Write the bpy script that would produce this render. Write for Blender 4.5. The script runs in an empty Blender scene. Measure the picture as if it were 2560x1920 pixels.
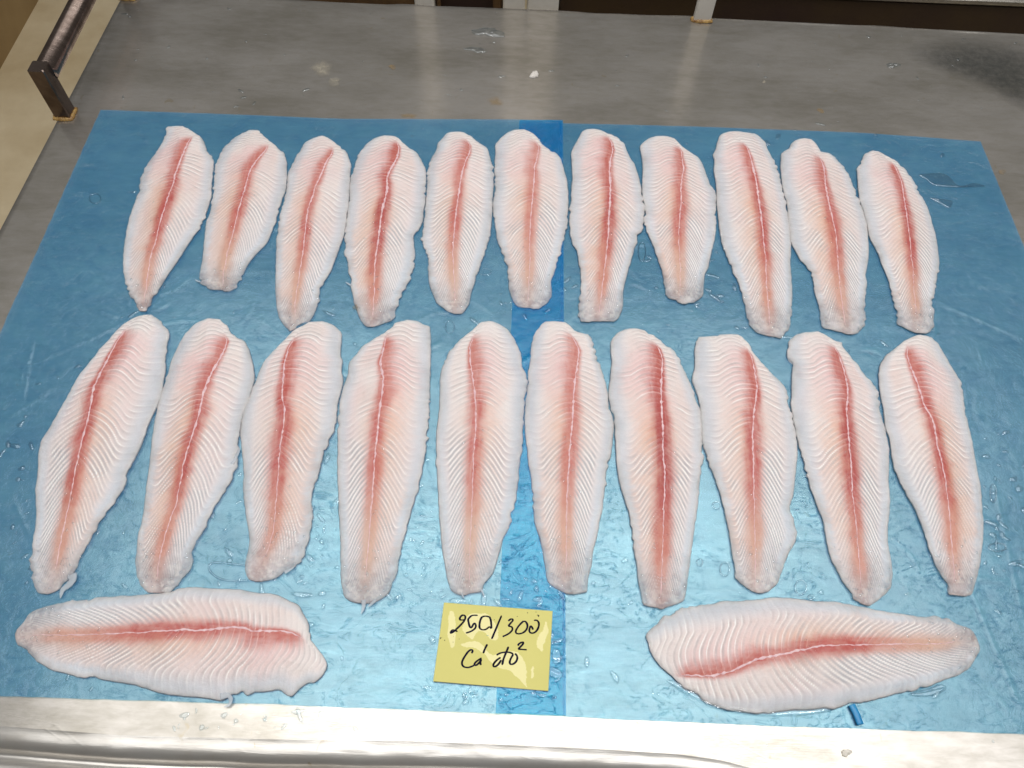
import bpy, math, random
import numpy as np
from mathutils import Matrix, Vector

random.seed(7)
rng = np.random.RandomState(11)
scene = bpy.context.scene
col = scene.collection
IDENT = Matrix.Identity(4)

# ------------------------------------------------------------------ camera
W_SRC, H_SRC, FPX, CAM_H = 2560.0, 1920.0, 1934.0, 0.63
Yc = np.array([90.0 / FPX, 3244.0 / FPX, -1.0]); Yc /= np.linalg.norm(Yc)
Xc = np.array([1.0, -0.0345, -0.0113]); Xc -= Yc * Xc.dot(Yc); Xc /= np.linalg.norm(Xc)
Zc = np.cross(Xc, Yc)
RM = np.array([Xc, Yc, Zc])                       # camera -> world
cam_data = bpy.data.cameras.new('camera')
cam_data.sensor_fit = 'HORIZONTAL'; cam_data.sensor_width = 36.0
cam_data.lens = 36.0 * FPX / W_SRC
cam_data.clip_start = 0.01; cam_data.clip_end = 100.0
cam = bpy.data.objects.new('camera', cam_data)
M4 = Matrix([[*RM[0], 0.0], [*RM[1], 0.0], [*RM[2], CAM_H], [0, 0, 0, 1]])
cam.matrix_world = M4
col.objects.link(cam)
scene.camera = cam

# ------------------------------------------------------------------ world + lamps
world = bpy.data.worlds.new('World'); scene.world = world
world.use_nodes = True
bg = world.node_tree.nodes['Background']
bg.inputs[0].default_value = (1.0, 0.985, 0.96, 1.0)
bg.inputs[1].default_value = 0.10


def area(name, loc, sx, sy, power, rot=(0, 0, 0), color=(0.985, 0.99, 0.995)):
    d = bpy.data.lights.new(name, 'AREA')
    d.shape = 'RECTANGLE'; d.size = sx; d.size_y = sy; d.energy = power; d.color = color
    o = bpy.data.objects.new(name, d); o.location = loc; o.rotation_euler = rot
    col.objects.link(o)
    return o


area('ceiling_panel', (0.20, 0.58, 2.0), 3.2, 2.5, 50.0)
for ty in (-0.12, 0.40, 0.92):                    # three fluorescent tubes under the panel
    area('fluorescent_tube', (0.22, ty, 1.96), 1.9, 0.022, 3.6)

scene.render.engine = 'CYCLES'
scene.view_settings.view_transform = 'Standard'
scene.view_settings.look = 'None'
scene.view_settings.exposure = 0.06
scene.view_settings.gamma = 1.0
scene.cycles.max_bounces = 10
scene.cycles.transparent_max_bounces = 24
scene.cycles.caustics_refractive = False
scene.cycles.caustics_reflective = False


# ------------------------------------------------------------------ helpers
def rays(p):
    p = np.asarray(p, float).reshape(-1, 2)
    d = np.stack([(p[:, 0] - W_SRC / 2) / FPX, -(p[:, 1] - H_SRC / 2) / FPX, -np.ones(len(p))], 1)
    return d @ RM.T


def ground(p, z=0.0):
    """table-plane points (metres) seen at photo pixels, at height z"""
    d = rays(p)
    t = (z - CAM_H) / d[:, 2]
    return np.stack([d[:, 0] * t, d[:, 1] * t], 1)


def at_y(p, y):
    d = rays(p)[0]
    t = y / d[1]
    return np.array([d[0] * t, y, CAM_H + d[2] * t])


def project(w):
    d = RM.T @ (np.asarray(w, float) - np.array([0, 0, CAM_H]))
    return W_SRC / 2 + FPX * d[0] / -d[2], H_SRC / 2 - FPX * d[1] / -d[2]


def lin(r, g, b):
    return tuple((c / 255 / 12.92) if c / 255 <= 0.04045 else ((c / 255 + 0.055) / 1.055) ** 2.4 for c in (r, g, b))


LAT = rng.rand(8, 128, 128)


def vnoise(x, y, k=0):
    xi = np.floor(x).astype(int); yi = np.floor(y).astype(int)
    fx = x - xi; fy = y - yi
    fx = fx * fx * (3 - 2 * fx); fy = fy * fy * (3 - 2 * fy)
    L = LAT[k % 8]
    a = L[yi % 128, xi % 128]; b = L[yi % 128, (xi + 1) % 128]
    c = L[(yi + 1) % 128, xi % 128]; d = L[(yi + 1) % 128, (xi + 1) % 128]
    return (a * (1 - fx) + b * fx) * (1 - fy) + (c * (1 - fx) + d * fx) * fy


def fbm(x, y, k=0, o=3):
    s = 0; a = 0.5
    for i in range(o):
        s = s + a * vnoise(x * 2 ** i + 17.3 * i, y * 2 ** i + 9.1 * i, k + i); a *= 0.5
    return s / (1 - 0.5 ** o)


def sstep(a, b, x):
    t = np.clip((x - a) / (b - a), 0, 1)
    return t * t * (3 - 2 * t)


def mesh_obj(name, verts, faces, mat, parent=None, colors=None, smooth=True, loc=None):
    me = bpy.data.meshes.new(name)
    v = np.asarray(verts, dtype=np.float32)
    if loc is not None:
        v = v - np.asarray(loc, dtype=np.float32)
    if isinstance(faces, np.ndarray):
        n = faces.shape[1]
        me.vertices.add(len(v)); me.vertices.foreach_set('co', v.ravel())
        me.loops.add(faces.size); me.loops.foreach_set('vertex_index', faces.astype(np.int32).ravel())
        me.polygons.add(len(faces))
        me.polygons.foreach_set('loop_start', np.arange(0, faces.size, n, dtype=np.int32))
        me.update(calc_edges=True)
    else:
        me.from_pydata([tuple(map(float, p)) for p in v], [], faces); me.update()
    me.polygons.foreach_set('use_smooth', np.full(len(me.polygons), smooth))
    if colors is not None:
        ca = me.color_attributes.new('tone', 'FLOAT_COLOR', 'POINT')
        c4 = np.ones((len(v), 4), np.float32); c4[:, :colors.shape[1]] = colors
        ca.data.foreach_set('color', c4.ravel())
    me.materials.append(mat)
    me.validate()
    o = bpy.data.objects.new(name, me)
    col.objects.link(o)
    if parent is not None:
        o.parent = parent
    elif loc is not None:
        o.location = loc
    return o


def thing(name, label, cat, loc=(0, 0, 0), group=None):
    o = bpy.data.objects.new(name, None)
    o.empty_display_size = 0.02
    o.location = loc
    col.objects.link(o)
    return tag(o, label, cat, group)


def tag(o, label=None, cat=None, group=None, kind=None):
    if label: o['label'] = label
    if cat: o['category'] = cat
    if group: o['group'] = group
    if kind: o['kind'] = kind
    return o


def grid_faces(n, m, off=0):
    i, j = np.meshgrid(np.arange(n - 1), np.arange(m - 1), indexing='ij')
    a = (i * m + j).ravel() + off
    return np.stack([a, a + 1, a + m + 1, a + m], 1)


def resample(P, n, closed=False):
    P = np.asarray(P, float)
    if closed: P = np.vstack([P, P[:1]])
    s = np.r_[0, np.cumsum(np.linalg.norm(np.diff(P, axis=0), axis=1))]
    t = np.linspace(0, s[-1], n + 1)[:-1] if closed else np.linspace(0, s[-1], n)
    return np.stack([np.interp(t, s, P[:, k]) for k in range(P.shape[1])], 1)


def chaikin(P, it=1, closed=True):
    P = np.asarray(P, float)
    for _ in range(it):
        if closed:
            Q = np.roll(P, -1, 0)
            P = np.stack([0.75 * P + 0.25 * Q, 0.25 * P + 0.75 * Q], 1).reshape(-1, P.shape[1])
        else:
            A, B = P[:-1], P[1:]
            P = np.vstack([P[:1], np.stack([0.75 * A + 0.25 * B, 0.25 * A + 0.75 * B], 1).reshape(-1, P.shape[1]), P[-1:]])
    return P


def seg_dist(Q, P, closed=True):
    """distance of points Q to the polyline P"""
    A = P; B = np.roll(P, -1, 0)
    if not closed: A, B = P[:-1], P[1:]
    out = np.full(len(Q), 1e9)
    AB = B - A; L2 = (AB ** 2).sum(1) + 1e-18
    for k in range(0, len(Q), 6000):
        q = Q[k:k + 6000]
        d = q[:, None, :] - A[None]
        t = np.clip((d * AB[None]).sum(2) / L2[None], 0, 1)
        r = d - t[..., None] * AB[None]
        out[k:k + 6000] = np.sqrt((r ** 2).sum(2).min(1))
    return out


def box(name, x0, x1, y0, y1, z0, z1, mat, parent=None, bev=0.002, loc=None):
    """box with a bevelled outline in plan and chamfered top and bottom"""
    b = bev
    ring = lambda i: [(x0 + i + b, y0 + i), (x1 - i - b, y0 + i), (x1 - i, y0 + i + b), (x1 - i, y1 - i - b),
                      (x1 - i - b, y1 - i), (x0 + i + b, y1 - i), (x0 + i, y1 - i - b), (x0 + i, y0 + i + b)]
    V = []; F = []
    for i, z in ((b, z0), (0, z0 + b), (0, z1 - b), (b, z1)):
        V += [(x, y, z) for x, y in ring(i)]
    for k in range(3):
        for j in range(8):
            F.append((k * 8 + j, k * 8 + (j + 1) % 8, k * 8 + 8 + (j + 1) % 8, k * 8 + 8 + j))
    F.append(tuple(range(7, -1, -1))); F.append(tuple(range(24, 32)))
    return mesh_obj(name, V, F, mat, parent, smooth=False, loc=loc)


def tube(P, R, n=12, flat=1.0, cap=True):
    """tube along the 3-D polyline P with radii R; flat squashes it in z"""
    P = np.asarray(P, float); N = len(P)
    R = np.broadcast_to(np.asarray(R, float), (N,))
    T = np.gradient(P, axis=0); T /= np.linalg.norm(T, axis=1)[:, None] + 1e-12
    up = np.array([0, 0, 1.0])
    V = []
    for i in range(N):
        s = np.cross(T[i], up)
        if np.linalg.norm(s) < 1e-3: s = np.array([1.0, 0, 0])
        s /= np.linalg.norm(s); u = np.cross(s, T[i])
        for k in range(n):
            a = 2 * math.pi * k / n
            V.append(P[i] + R[i] * (s * math.cos(a) + u * math.sin(a) * flat))
    F = []
    for i in range(N - 1):
        for k in range(n):
            F.append((i * n + k, i * n + (k + 1) % n, (i + 1) * n + (k + 1) % n, (i + 1) * n + k))
    if cap:
        F.append(tuple(range(n - 1, -1, -1))); F.append(tuple(range((N - 1) * n, N * n)))
    return V, F


# ------------------------------------------------------------------ materials
class Mat:
    def __init__(self, name):
        self.m = bpy.data.materials.new(name); self.m.use_nodes = True
        self.nt = self.m.node_tree; self.nt.nodes.clear()
        self.out = self.n('ShaderNodeOutputMaterial')

    def n(self, t, **kw):
        nd = self.nt.nodes.new(t)
        for k, v in kw.items(): setattr(nd, k, v)
        return nd

    def l(self, a, b): self.nt.links.new(a, b)

    def val(self, sock, v):
        if hasattr(v, 'is_linked') or hasattr(v, 'links'): self.l(v, sock)
        else: sock.default_value = v

    def noise(self, scale, detail=4, rough=0.55, coord=None, dist=0.0):
        nd = self.n('ShaderNodeTexNoise'); nd.inputs['Scale'].default_value = scale
        nd.inputs['Detail'].default_value = detail; nd.inputs['Roughness'].default_value = rough
        nd.inputs['Distortion'].default_value = dist
        if coord is not None: self.l(coord, nd.inputs['Vector'])
        return nd.outputs['Fac']

    def coord(self, scale=(1, 1, 1), rot=(0, 0, 0)):
        t = self.n('ShaderNodeTexCoord'); mp = self.n('ShaderNodeMapping')
        g = self.n('ShaderNodeNewGeometry')
        self.l(g.outputs['Position'], mp.inputs['Vector'])
        mp.inputs['Scale'].default_value = scale; mp.inputs['Rotation'].default_value = rot
        return mp.outputs['Vector']

    def ramp(self, fac, stops):
        r = self.n('ShaderNodeValToRGB'); el = r.color_ramp.elements
        while len(el) < len(stops): el.new(0.5)
        for e, (p, c) in zip(el, stops):
            e.position = p; e.color = (*c, 1) if len(c) == 3 else c
        self.l(fac, r.inputs['Fac'])
        return r.outputs['Color']

    def rampv(self, fac, stops):
        return self.ramp(fac, [(p, (v, v, v)) for p, v in stops])

    def mix(self, fac, a, b, blend='MIX'):
        m = self.n('ShaderNodeMix', data_type='RGBA', blend_type=blend)
        self.val(m.inputs[0], fac)
        for s, v in ((m.inputs[6], a), (m.inputs[7], b)):
            if isinstance(v, tuple): s.default_value = (*v, 1)
            else: self.l(v, s)
        return m.outputs[2]

    def math(self, op, a, b=0.0):
        m = self.n('ShaderNodeMath', operation=op)
        self.val(m.inputs[0], a); self.val(m.inputs[1], b)
        return m.outputs[0]

    def bump(self, h, strength=0.3, dist=0.001, normal=None):
        b = self.n('ShaderNodeBump'); b.inputs['Strength'].default_value = strength
        b.inputs['Distance'].default_value = dist
        self.l(h, b.inputs['Height'])
        if normal is not None: self.l(normal, b.inputs['Normal'])
        return b.outputs['Normal']

    def pbsdf(self, color, rough=0.5, metal=0.0, normal=None, spec=0.5, coat=0.0, coat_rough=0.1):
        p = self.n('ShaderNodeBsdfPrincipled')
        if isinstance(color, tuple): p.inputs['Base Color'].default_value = (*color, 1)
        else: self.l(color, p.inputs['Base Color'])
        self.val(p.inputs['Roughness'], rough); self.val(p.inputs['Metallic'], metal)
        p.inputs['Specular IOR Level'].default_value = spec
        p.inputs['Coat Weight'].default_value = coat; p.inputs['Coat Roughness'].default_value = coat_rough
        if normal is not None: self.l(normal, p.inputs['Normal'])
        return p

    def done(self, shader):
        self.l(shader.outputs[0] if hasattr(shader, 'outputs') else shader, self.out.inputs['Surface'])
        return self.m


def steel_mat(name, base, grime, r0, r1, brush=True, bstr=0.12, scratch=True):
    k = Mat(name)
    c = k.coord()
    big = k.noise(5.0, 5, 0.6, k.coord((1, 2.2, 1)))
    mid = k.noise(38.0, 5, 0.65, k.coord((1, 3.0, 1)), 0.3)
    br = k.noise(14.0, 4, 0.6, k.coord((1.2, 26, 1)))
    fine = k.noise(420.0, 3, 0.6, k.coord((0.12, 2.2, 1)))
    blot = k.math('ADD', k.math('MULTIPLY', big, 0.6), k.math('MULTIPLY', mid, 0.4))
    colr = k.mix(k.rampv(blot, [(0.40, 0.0), (0.62, 1.0)]), base, grime)
    colr = k.mix(k.math('MULTIPLY', k.rampv(br, [(0.45, 0.0), (0.75, 1.0)]), 0.12), colr, tuple(x * 0.7 for x in base))
    spot = k.noise(70.0, 3, 0.5, c, 1.0)
    colr = k.mix(k.math('MULTIPLY', k.rampv(spot, [(0.70, 0.0), (0.76, 1.0)]), 0.5), colr, lin(176, 160, 128))
    rough = k.rampv(k.math('ADD', k.math('MULTIPLY', mid, 0.6), k.math('MULTIPLY', br, 0.4)), [(0.3, r0), (0.7, r1)])
    h = k.math('ADD', k.math('MULTIPLY', fine, 0.5), k.math('MULTIPLY', mid, 0.8))
    if scratch:
        for rot, sc in ((0.5, 9.0), (2.0, 8.0), (1.1, 7.0)):
            w = k.n('ShaderNodeTexVoronoi', feature='DISTANCE_TO_EDGE'); w.inputs['Scale'].default_value = sc
            k.l(k.coord((0.55, 9.0, 1.0), (0, 0, rot)), w.inputs['Vector'])
            ln = k.rampv(w.outputs['Distance'], [(0.0, 1.0), (0.008, 0.0)])
            h = k.math('ADD', h, k.math('MULTIPLY', ln, 0.22))
    nrm = k.bump(h, bstr, 0.002)
    p = k.pbsdf(colr, rough, 0.86, nrm)                              # broad worn sheen over a tighter reflection
    p2 = k.pbsdf(colr, k.math('MULTIPLY', rough, 0.36), 0.86, nrm)
    mx = k.n('ShaderNodeMixShader'); mx.inputs[0].default_value = 0.58
    k.l(p.outputs[0], mx.inputs[1]); k.l(p2.outputs[0], mx.inputs[2])
    return k.done(mx)


STEEL = steel_mat('worn_steel', lin(206, 200, 192), lin(172, 166, 154), 0.36, 0.5, bstr=0.07)
LIP = steel_mat('lip_steel', lin(226, 222, 216), lin(206, 200, 191), 0.40, 0.55, bstr=0.05)
DARKSTEEL = steel_mat('tarnished_steel', lin(120, 106, 98), lin(74, 60, 50), 0.22, 0.42, scratch=False)


def simple(name, c1, c2, scale=20, rough=0.6, bstr=0.2, bdist=0.002, spec=0.4):
    k = Mat(name)
    nz = k.noise(scale, 6, 0.62, k.coord())
    colr = k.mix(k.rampv(nz, [(0.33, 0.0), (0.68, 1.0)]), c1, c2)
    f = k.noise(scale * 9, 3, 0.6, k.coord())
    return k.done(k.pbsdf(colr, rough, 0.0, k.bump(f, bstr, bdist), spec))


PALESTEEL = simple('pale_panel', lin(240, 234, 224), lin(228, 221, 208), 9.0, 0.5)
FLOOR = simple('beige_floor', lin(232, 216, 182), lin(206, 186, 148), 4.5, 0.35)
WALLM = simple('brown_wall', lin(168, 142, 100), lin(142, 116, 78), 3.0, 0.6)
DARK = simple('dark_apron_gap_shade', lin(44, 26, 24), lin(60, 44, 22), 5.0, 0.5)  # dark apron colour, reused as painted shade in the gap
BOARD = simple('brown_board', lin(112, 84, 50), lin(74, 54, 34), 30.0, 0.6)
WELD = simple('weld_metal', lin(196, 160, 96), lin(110, 70, 40), 160.0, 0.3)


def film_mat(name, seed, only=None, scat=(lin(56, 150, 212), lin(84, 170, 220)), haze=0.3):
    k = Mat(name)
    c = k.coord()
    pat = k.noise(7.0 + seed, 4, 0.55, c)
    pat2 = k.noise(60.0, 4, 0.6, c, 0.8)
    tint = k.mix(k.rampv(pat, [(0.3, 0.0), (0.7, 1.0)]), (0.62, 0.88, 0.94), (0.68, 0.90, 0.945))
    if only: tint = k.mix(0.0, only, only)
    fine = k.noise(230.0, 3, 0.6, c, 0.5)
    w = k.n('ShaderNodeTexVoronoi', feature='DISTANCE_TO_EDGE'); w.inputs['Scale'].default_value = 16.0
    cc = k.n('ShaderNodeMapping'); k.l(c, cc.inputs['Vector']); cc.inputs['Scale'].default_value = (1.0, 1.6, 1.0)
    wob = k.n('ShaderNodeTexNoise'); wob.inputs['Scale'].default_value = 12.0; k.l(cc.outputs[0], wob.inputs['Vector'])
    ad = k.n('ShaderNodeVectorMath', operation='ADD'); k.l(cc.outputs[0], ad.inputs[0])
    scv = k.n('ShaderNodeVectorMath', operation='SCALE'); k.l(wob.outputs['Color'], scv.inputs[0]); scv.inputs['Scale'].default_value = 0.09
    k.l(scv.outputs[0], ad.inputs[1]); k.l(ad.outputs[0], w.inputs['Vector'])
    crease = k.rampv(w.outputs['Distance'], [(0.0, 1.0), (0.022, 0.0)])
    msk = k.rampv(k.noise(9.0, 3, 0.5, c), [(0.45, 0.0), (0.62, 1.0)])
    crease = k.math('MULTIPLY', crease, msk)
    rid = k.noise(34.0, 5, 0.6, k.coord((1.0, 1.7, 1.0), (0, 0, 0.35)), 1.4)
    rid = k.rampv(k.math('ABSOLUTE', k.math('SUBTRACT', rid, 0.5)), [(0.0, 1.0), (0.010, 0.0)])
    rid = k.math('MULTIPLY', rid, k.rampv(k.noise(13.0, 3, 0.5, c), [(0.36, 0.0), (0.55, 1.0)]))
    fold = k.math('MINIMUM', k.math('ADD', k.math('MULTIPLY', crease, 0.16), k.math('MULTIPLY', rid, 0.85)), 1.0)
    tint = k.mix(fold, tint, (0.36, 0.70, 0.86) if not only else (0.42, 0.85, 0.93))
    h = k.math('ADD', k.math('MULTIPLY', fine, 0.35), k.math('ADD', k.math('MULTIPLY', pat2, 0.9), k.math('MULTIPLY', fold, 0.9)))
    nrm = k.bump(h, 0.34, 0.0020)
    tr = k.n('ShaderNodeBsdfTransparent'); k.l(tint, tr.inputs['Color'])
    df = k.n('ShaderNodeBsdfDiffuse')
    dcol = k.mix(k.rampv(pat2, [(0.35, 0.0), (0.7, 1.0)]), scat[0], scat[1])
    k.l(dcol, df.inputs['Color']); k.l(nrm, df.inputs['Normal'])
    m1 = k.n('ShaderNodeMixShader'); m1.inputs[0].default_value = haze
    k.l(tr.outputs[0], m1.inputs[1]); k.l(df.outputs[0], m1.inputs[2])
    gl = k.n('ShaderNodeBsdfGlossy'); gl.inputs['Roughness'].default_value = 0.20
    gl.inputs['Color'].default_value = (0.95, 0.98, 1, 1); k.l(nrm, gl.inputs['Normal'])
    fr = k.n('ShaderNodeFresnel'); fr.inputs['IOR'].default_value = 1.6; k.l(nrm, fr.inputs['Normal'])
    m2 = k.n('ShaderNodeMixShader'); k.l(fr.outputs[0], m2.inputs[0])
    k.l(m1.outputs[0], m2.inputs[1]); k.l(gl.outputs[0], m2.inputs[2])
    return k.done(m2)


FILM = film_mat('blue_film', 0.0)
HEM = film_mat('doubled_film', 0.5, (0.28, 0.94, 0.99), (lin(4, 120, 216), lin(10, 134, 222)), 0.28)


def water_mat(name, boost=1.0, tint=(0.94, 0.98, 1.0), rough=0.03):
    k = Mat(name)
    nrm = k.bump(k.noise(160.0, 2, 0.5, k.coord()), 0.06, 0.001)
    tr = k.n('ShaderNodeBsdfTransparent')
    gl = k.n('ShaderNodeBsdfGlossy'); gl.inputs['Roughness'].default_value = rough
    k.l(nrm, gl.inputs['Normal'])
    lw = k.n('ShaderNodeLayerWeight'); lw.inputs['Blend'].default_value = 0.3
    k.l(k.ramp(lw.outputs['Facing'], [(0.0, tint), (0.35, tuple(t * 0.9 for t in tint)), (0.8, (0.45 * tint[0], 0.62 * tint[1], 0.7 * tint[2]))]), tr.inputs['Color'])
    fac = k.rampv(lw.outputs['Facing'], [(0.0, 0.03 * boost), (0.3, 0.07 * boost), (0.75, 0.4), (1.0, 0.9)])
    m = k.n('ShaderNodeMixShader'); k.l(fac, m.inputs[0]); k.l(tr.outputs[0], m.inputs[1]); k.l(gl.outputs[0], m.inputs[2])
    return k.done(m)


WATER = water_mat('water', 2.4)


def flesh_mat(name, fine=0.5, wet=0.07):
    k = Mat(name)
    at = k.n('ShaderNodeAttribute', attribute_name='tone')
    c = k.coord()
    f1 = k.noise(900.0, 3, 0.6, c); f2 = k.noise(260.0, 3, 0.6, c)
    colr = k.mix(0.14, at.outputs['Color'], k.ramp(f1, [(0.3, (0.55, 0.5, 0.5)), (0.7, (1, 1, 1))]), 'MULTIPLY')
    h = k.math('ADD', k.math('MULTIPLY', f1, 0.4), k.math('MULTIPLY', f2, 0.7))
    nrm = k.bump(h, fine, 0.0008)
    p = k.pbsdf(colr, 0.5, 0.0, nrm, 0.25, 0.75, wet)
    wv = k.math('ADD', k.math('MULTIPLY', k.noise(430.0, 2, 0.5, c, 0.4), 1.0), k.math('MULTIPLY', f2, 0.8))
    k.l(k.bump(wv, 1.0, 0.0020), p.inputs['Coat Normal'])
    p.inputs['Subsurface Weight'].default_value = 0.12; p.inputs['Subsurface Radius'].default_value = (1.0, 0.55, 0.45); p.inputs['Subsurface Scale'].default_value = 0.0016
    tr = k.n('ShaderNodeBsdfTransparent')
    mx = k.n('ShaderNodeMixShader')
    k.l(k.math('SUBTRACT', 1.0, at.outputs['Alpha']), mx.inputs[0])
    k.l(p.outputs[0], mx.inputs[1]); k.l(tr.outputs[0], mx.inputs[2])
    return k.done(mx)


FLESH = flesh_mat('fish_flesh')
SEPTUM = simple('septum', lin(234, 206, 206), lin(216, 172, 178), 300.0, 0.35, 0.3, 0.0006)


def shred_mat():
    k = Mat('skin_shred')
    p = k.pbsdf(lin(222, 222, 222), 0.3, 0.0, k.bump(k.noise(300, 3, 0.5, k.coord()), 0.3, 0.0008), 0.5)
    tr = k.n('ShaderNodeBsdfTransparent'); tr.inputs['Color'].default_value = (0.9, 0.95, 1, 1)
    m = k.n('ShaderNodeMixShader'); m.inputs[0].default_value = 0.6
    k.l(p.outputs[0], m.inputs[1]); k.l(tr.outputs[0], m.inputs[2])
    return k.done(m)


SHRED = shred_mat()


def card_mat():
    k = Mat('yellow_card')
    at = k.n('ShaderNodeAttribute', attribute_name='tone')
    nz = k.noise(30.0, 5, 0.6, k.coord())
    wet = k.mix(nz, lin(216, 207, 120), lin(206, 197, 108))
    colr = k.mix(at.outputs['Fac'], wet, lin(236, 226, 160))
    return k.done(k.pbsdf(colr, 0.42, 0.0, k.bump(k.noise(240.0, 3, 0.6, k.coord()), 0.1, 0.0005), 0.3))


CARD = card_mat()
INK = simple('blue_black_ink', lin(10, 8, 20), lin(16, 12, 52), 120.0, 0.6, 0.2, 0.002, 0.1)
SCRAP = simple('scrap_flesh', lin(232, 226, 220), lin(214, 206, 196), 220.0, 0.4, 0.4)


def residue_reflection_mat(name, c1, c2, a0, a1):
    k = Mat(name)
    c = k.coord()
    nz = k.noise(160.0, 5, 0.65, c)
    p = k.pbsdf(k.mix(nz, c1, c2), 0.5, 0.0, k.bump(nz, 0.4, 0.001), 0.4)
    tr = k.n('ShaderNodeBsdfTransparent'); m = k.n('ShaderNodeMixShader')
    at = k.n('ShaderNodeAttribute', attribute_name='tone')
    k.l(k.math('MULTIPLY', k.rampv(k.noise(110.0, 4, 0.7, c), [(0.3, a0), (0.7, a1)]), at.outputs['Fac']), m.inputs[0])
    k.l(tr.outputs[0], m.inputs[1]); k.l(p.outputs[0], m.inputs[2])
    return k.done(m)


STAIN = residue_reflection_mat('dried_residue', lin(190, 182, 164), lin(166, 156, 136), 0.1, 0.75)
OCHRE = residue_reflection_mat('ochre_residue', lin(176, 150, 104), lin(150, 118, 70), 0.05, 0.6)

# ------------------------------------------------------------------ the table
G0 = lambda x, y: ground([(x, y)])[0]
table = thing('steel_table', 'worn stainless steel table under the blue film and fish fillets', 'table', (0, 0.3, 0))
TL = (0, 0.3, 0)
back = ground([(312, -20), (850, 3), (1280, 22), (1710, 39), (2140, 60), (2560, 82), (3300, 122)])
front = ground([(-640, 1795), (0, 1815), (300, 1838), (700, 1849), (1030, 1853), (1280, 1863), (1480, 1872), (1700, 1886),
                (1800, 1900), (1900, 1926), (2050, 1962), (2560, 2030), (3500, 2110)])
NU, NV = 240, 150
B_ = resample(back, NU); F_ = np.stack([np.interp(np.linspace(0, 1, NU), np.linspace(0, 1, 600), resample(front, 600)[:, k]) for k in (0, 1)], 1)
v = np.linspace(0, 1, NV)
XY = B_[:, None, :] * (1 - v)[None, :, None] + F_[:, None, :] * v[None, :, None]
x, y = XY[..., 0].ravel(), XY[..., 1].ravel()
z = (fbm(x * 5 + 40, y * 5 + 40, 1) - 0.5) * 0.0012
yb = np.repeat(B_[:, 1], NV)
edge_d = yb - y
z += -0.0035 * np.exp(-(edge_d / 0.012) ** 2) * (fbm(x * 9 + 50, y * 0 + 3, 3) > 0.0) * sstep(0.25, 0.75, fbm(x * 8 + 50, y * 0 + 3.3, 3))
z = np.minimum(z, 0.0004) * sstep(0.0, 0.02, np.abs(y - np.tile(v, NU) * 0 - np.repeat(F_[:, 1], NV)))
verts = np.stack([x, y, z], 1)
faces = grid_faces(NU, NV)
# turned-down skirt on the left and the back
idx = np.arange(NU * NV).reshape(NU, NV)
loop = np.r_[idx[0, ::-1], idx[1:, 0]]
cen = verts.mean(0)
sk1 = verts[loop].copy(); sk1[:, 2] = -0.0025; sk1[:, :2] += 0.0012 * np.sign(verts[loop][:, :2] - cen[:2]) * np.array([[1, 1]])
sk2 = sk1.copy(); sk2[:, 2] = -0.04
n0 = len(verts); m = len(loop)
verts = np.vstack([verts, sk1, sk2])
ff = []
for k in range(m - 1):
    ff.append((loop[k], loop[k + 1], n0 + k + 1, n0 + k)); ff.append((n0 + k, n0 + k + 1, n0 + m + k + 1, n0 + m + k))
faces = np.vstack([faces, np.array(ff)])
mesh_obj('tabletop', verts, faces, STEEL, table, loc=TL)

# rolled front lip
prof = np.array([(0.0, 0.0), (0.0012, -0.0003), (0.003, -0.0007), (0.007, -0.0012), (0.011, -0.0022), (0.0145, -0.0042), (0.0170, -0.0080),
                 (0.0195, -0.0100), (0.0225, -0.0085), (0.0265, -0.0060), (0.031, -0.0056), (0.036, -0.0075), (0.041, -0.012),
                 (0.0445, -0.019), (0.0455, -0.03), (0.0455, -0.06)])
NL = 420
Fl = np.stack([np.interp(np.linspace(0, 1, NL), np.linspace(0, 1, 900), resample(front, 900)[:, k]) for k in (0, 1)], 1)
PF = resample(prof, 44)
Vl = []
for i in range(NL):
    fx, fy = Fl[i]
    for (dy, dz) in PF:
        wob = (fbm(np.array([fx * 26 + 60]), np.array([dy * 120 + 9]), 2)[0] - 0.5)
        wo2 = (fbm(np.array([fx * 7 + 60]), np.array([dy * 10 + 9]), 4)[0] - 0.5)
        Vl.append((fx, fy - dy * (1 + 0.35 * wo2), dz + wob * 0.0007 * min(1, dy / 0.004) ))
mesh_obj('front_lip', np.array(Vl), grid_faces(NL, len(PF)), LIP, table, loc=TL)


def solve_height(base, pix):
    """height of a vertical line over `base` that reaches photo row pix"""
    lo, hi = 0.0, 0.5
    for _ in range(40):
        mid = (lo + hi) / 2
        if project((base[0], base[1], mid))[1] > pix: lo = mid
        else: hi = mid
    return lo


def post(cx, cy, hx, hy, z1, mat=DARKSTEEL):
    o = box('rail_post', cx - hx, cx + hx, cy - hy, cy + hy, 0.0, z1, mat, table, 0.0012, TL)
    V = []; F = []
    # lumpy weld bead round the foot
    n, mm = 64, 8
    for i in range(n):
        a = 2 * math.pi * i / n
        ux, uy = math.cos(a), math.sin(a)
        s = 1 / max(abs(ux) / hx, abs(uy) / hy)
        bx, by = cx + ux * s, cy + uy * s
        r = 0.0028 * (0.75 + 0.5 * abs(math.sin(i * 1.35))) * (0.8 + 0.4 * random.random())
        for j in range(mm):
            b = math.pi * j / (mm - 1)
            V.append((bx + ux * r * math.cos(b), by + uy * r * math.cos(b), 0.0004 + r * math.sin(b)))
    for i in range(n):
        for j in range(mm - 1):
            F.append((i * mm + j, ((i + 1) % n) * mm + j, ((i + 1) % n) * mm + j + 1, i * mm + j + 1))
    mesh_obj('weld_bead', V, F, WELD, o, loc=TL)
    return o


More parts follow.
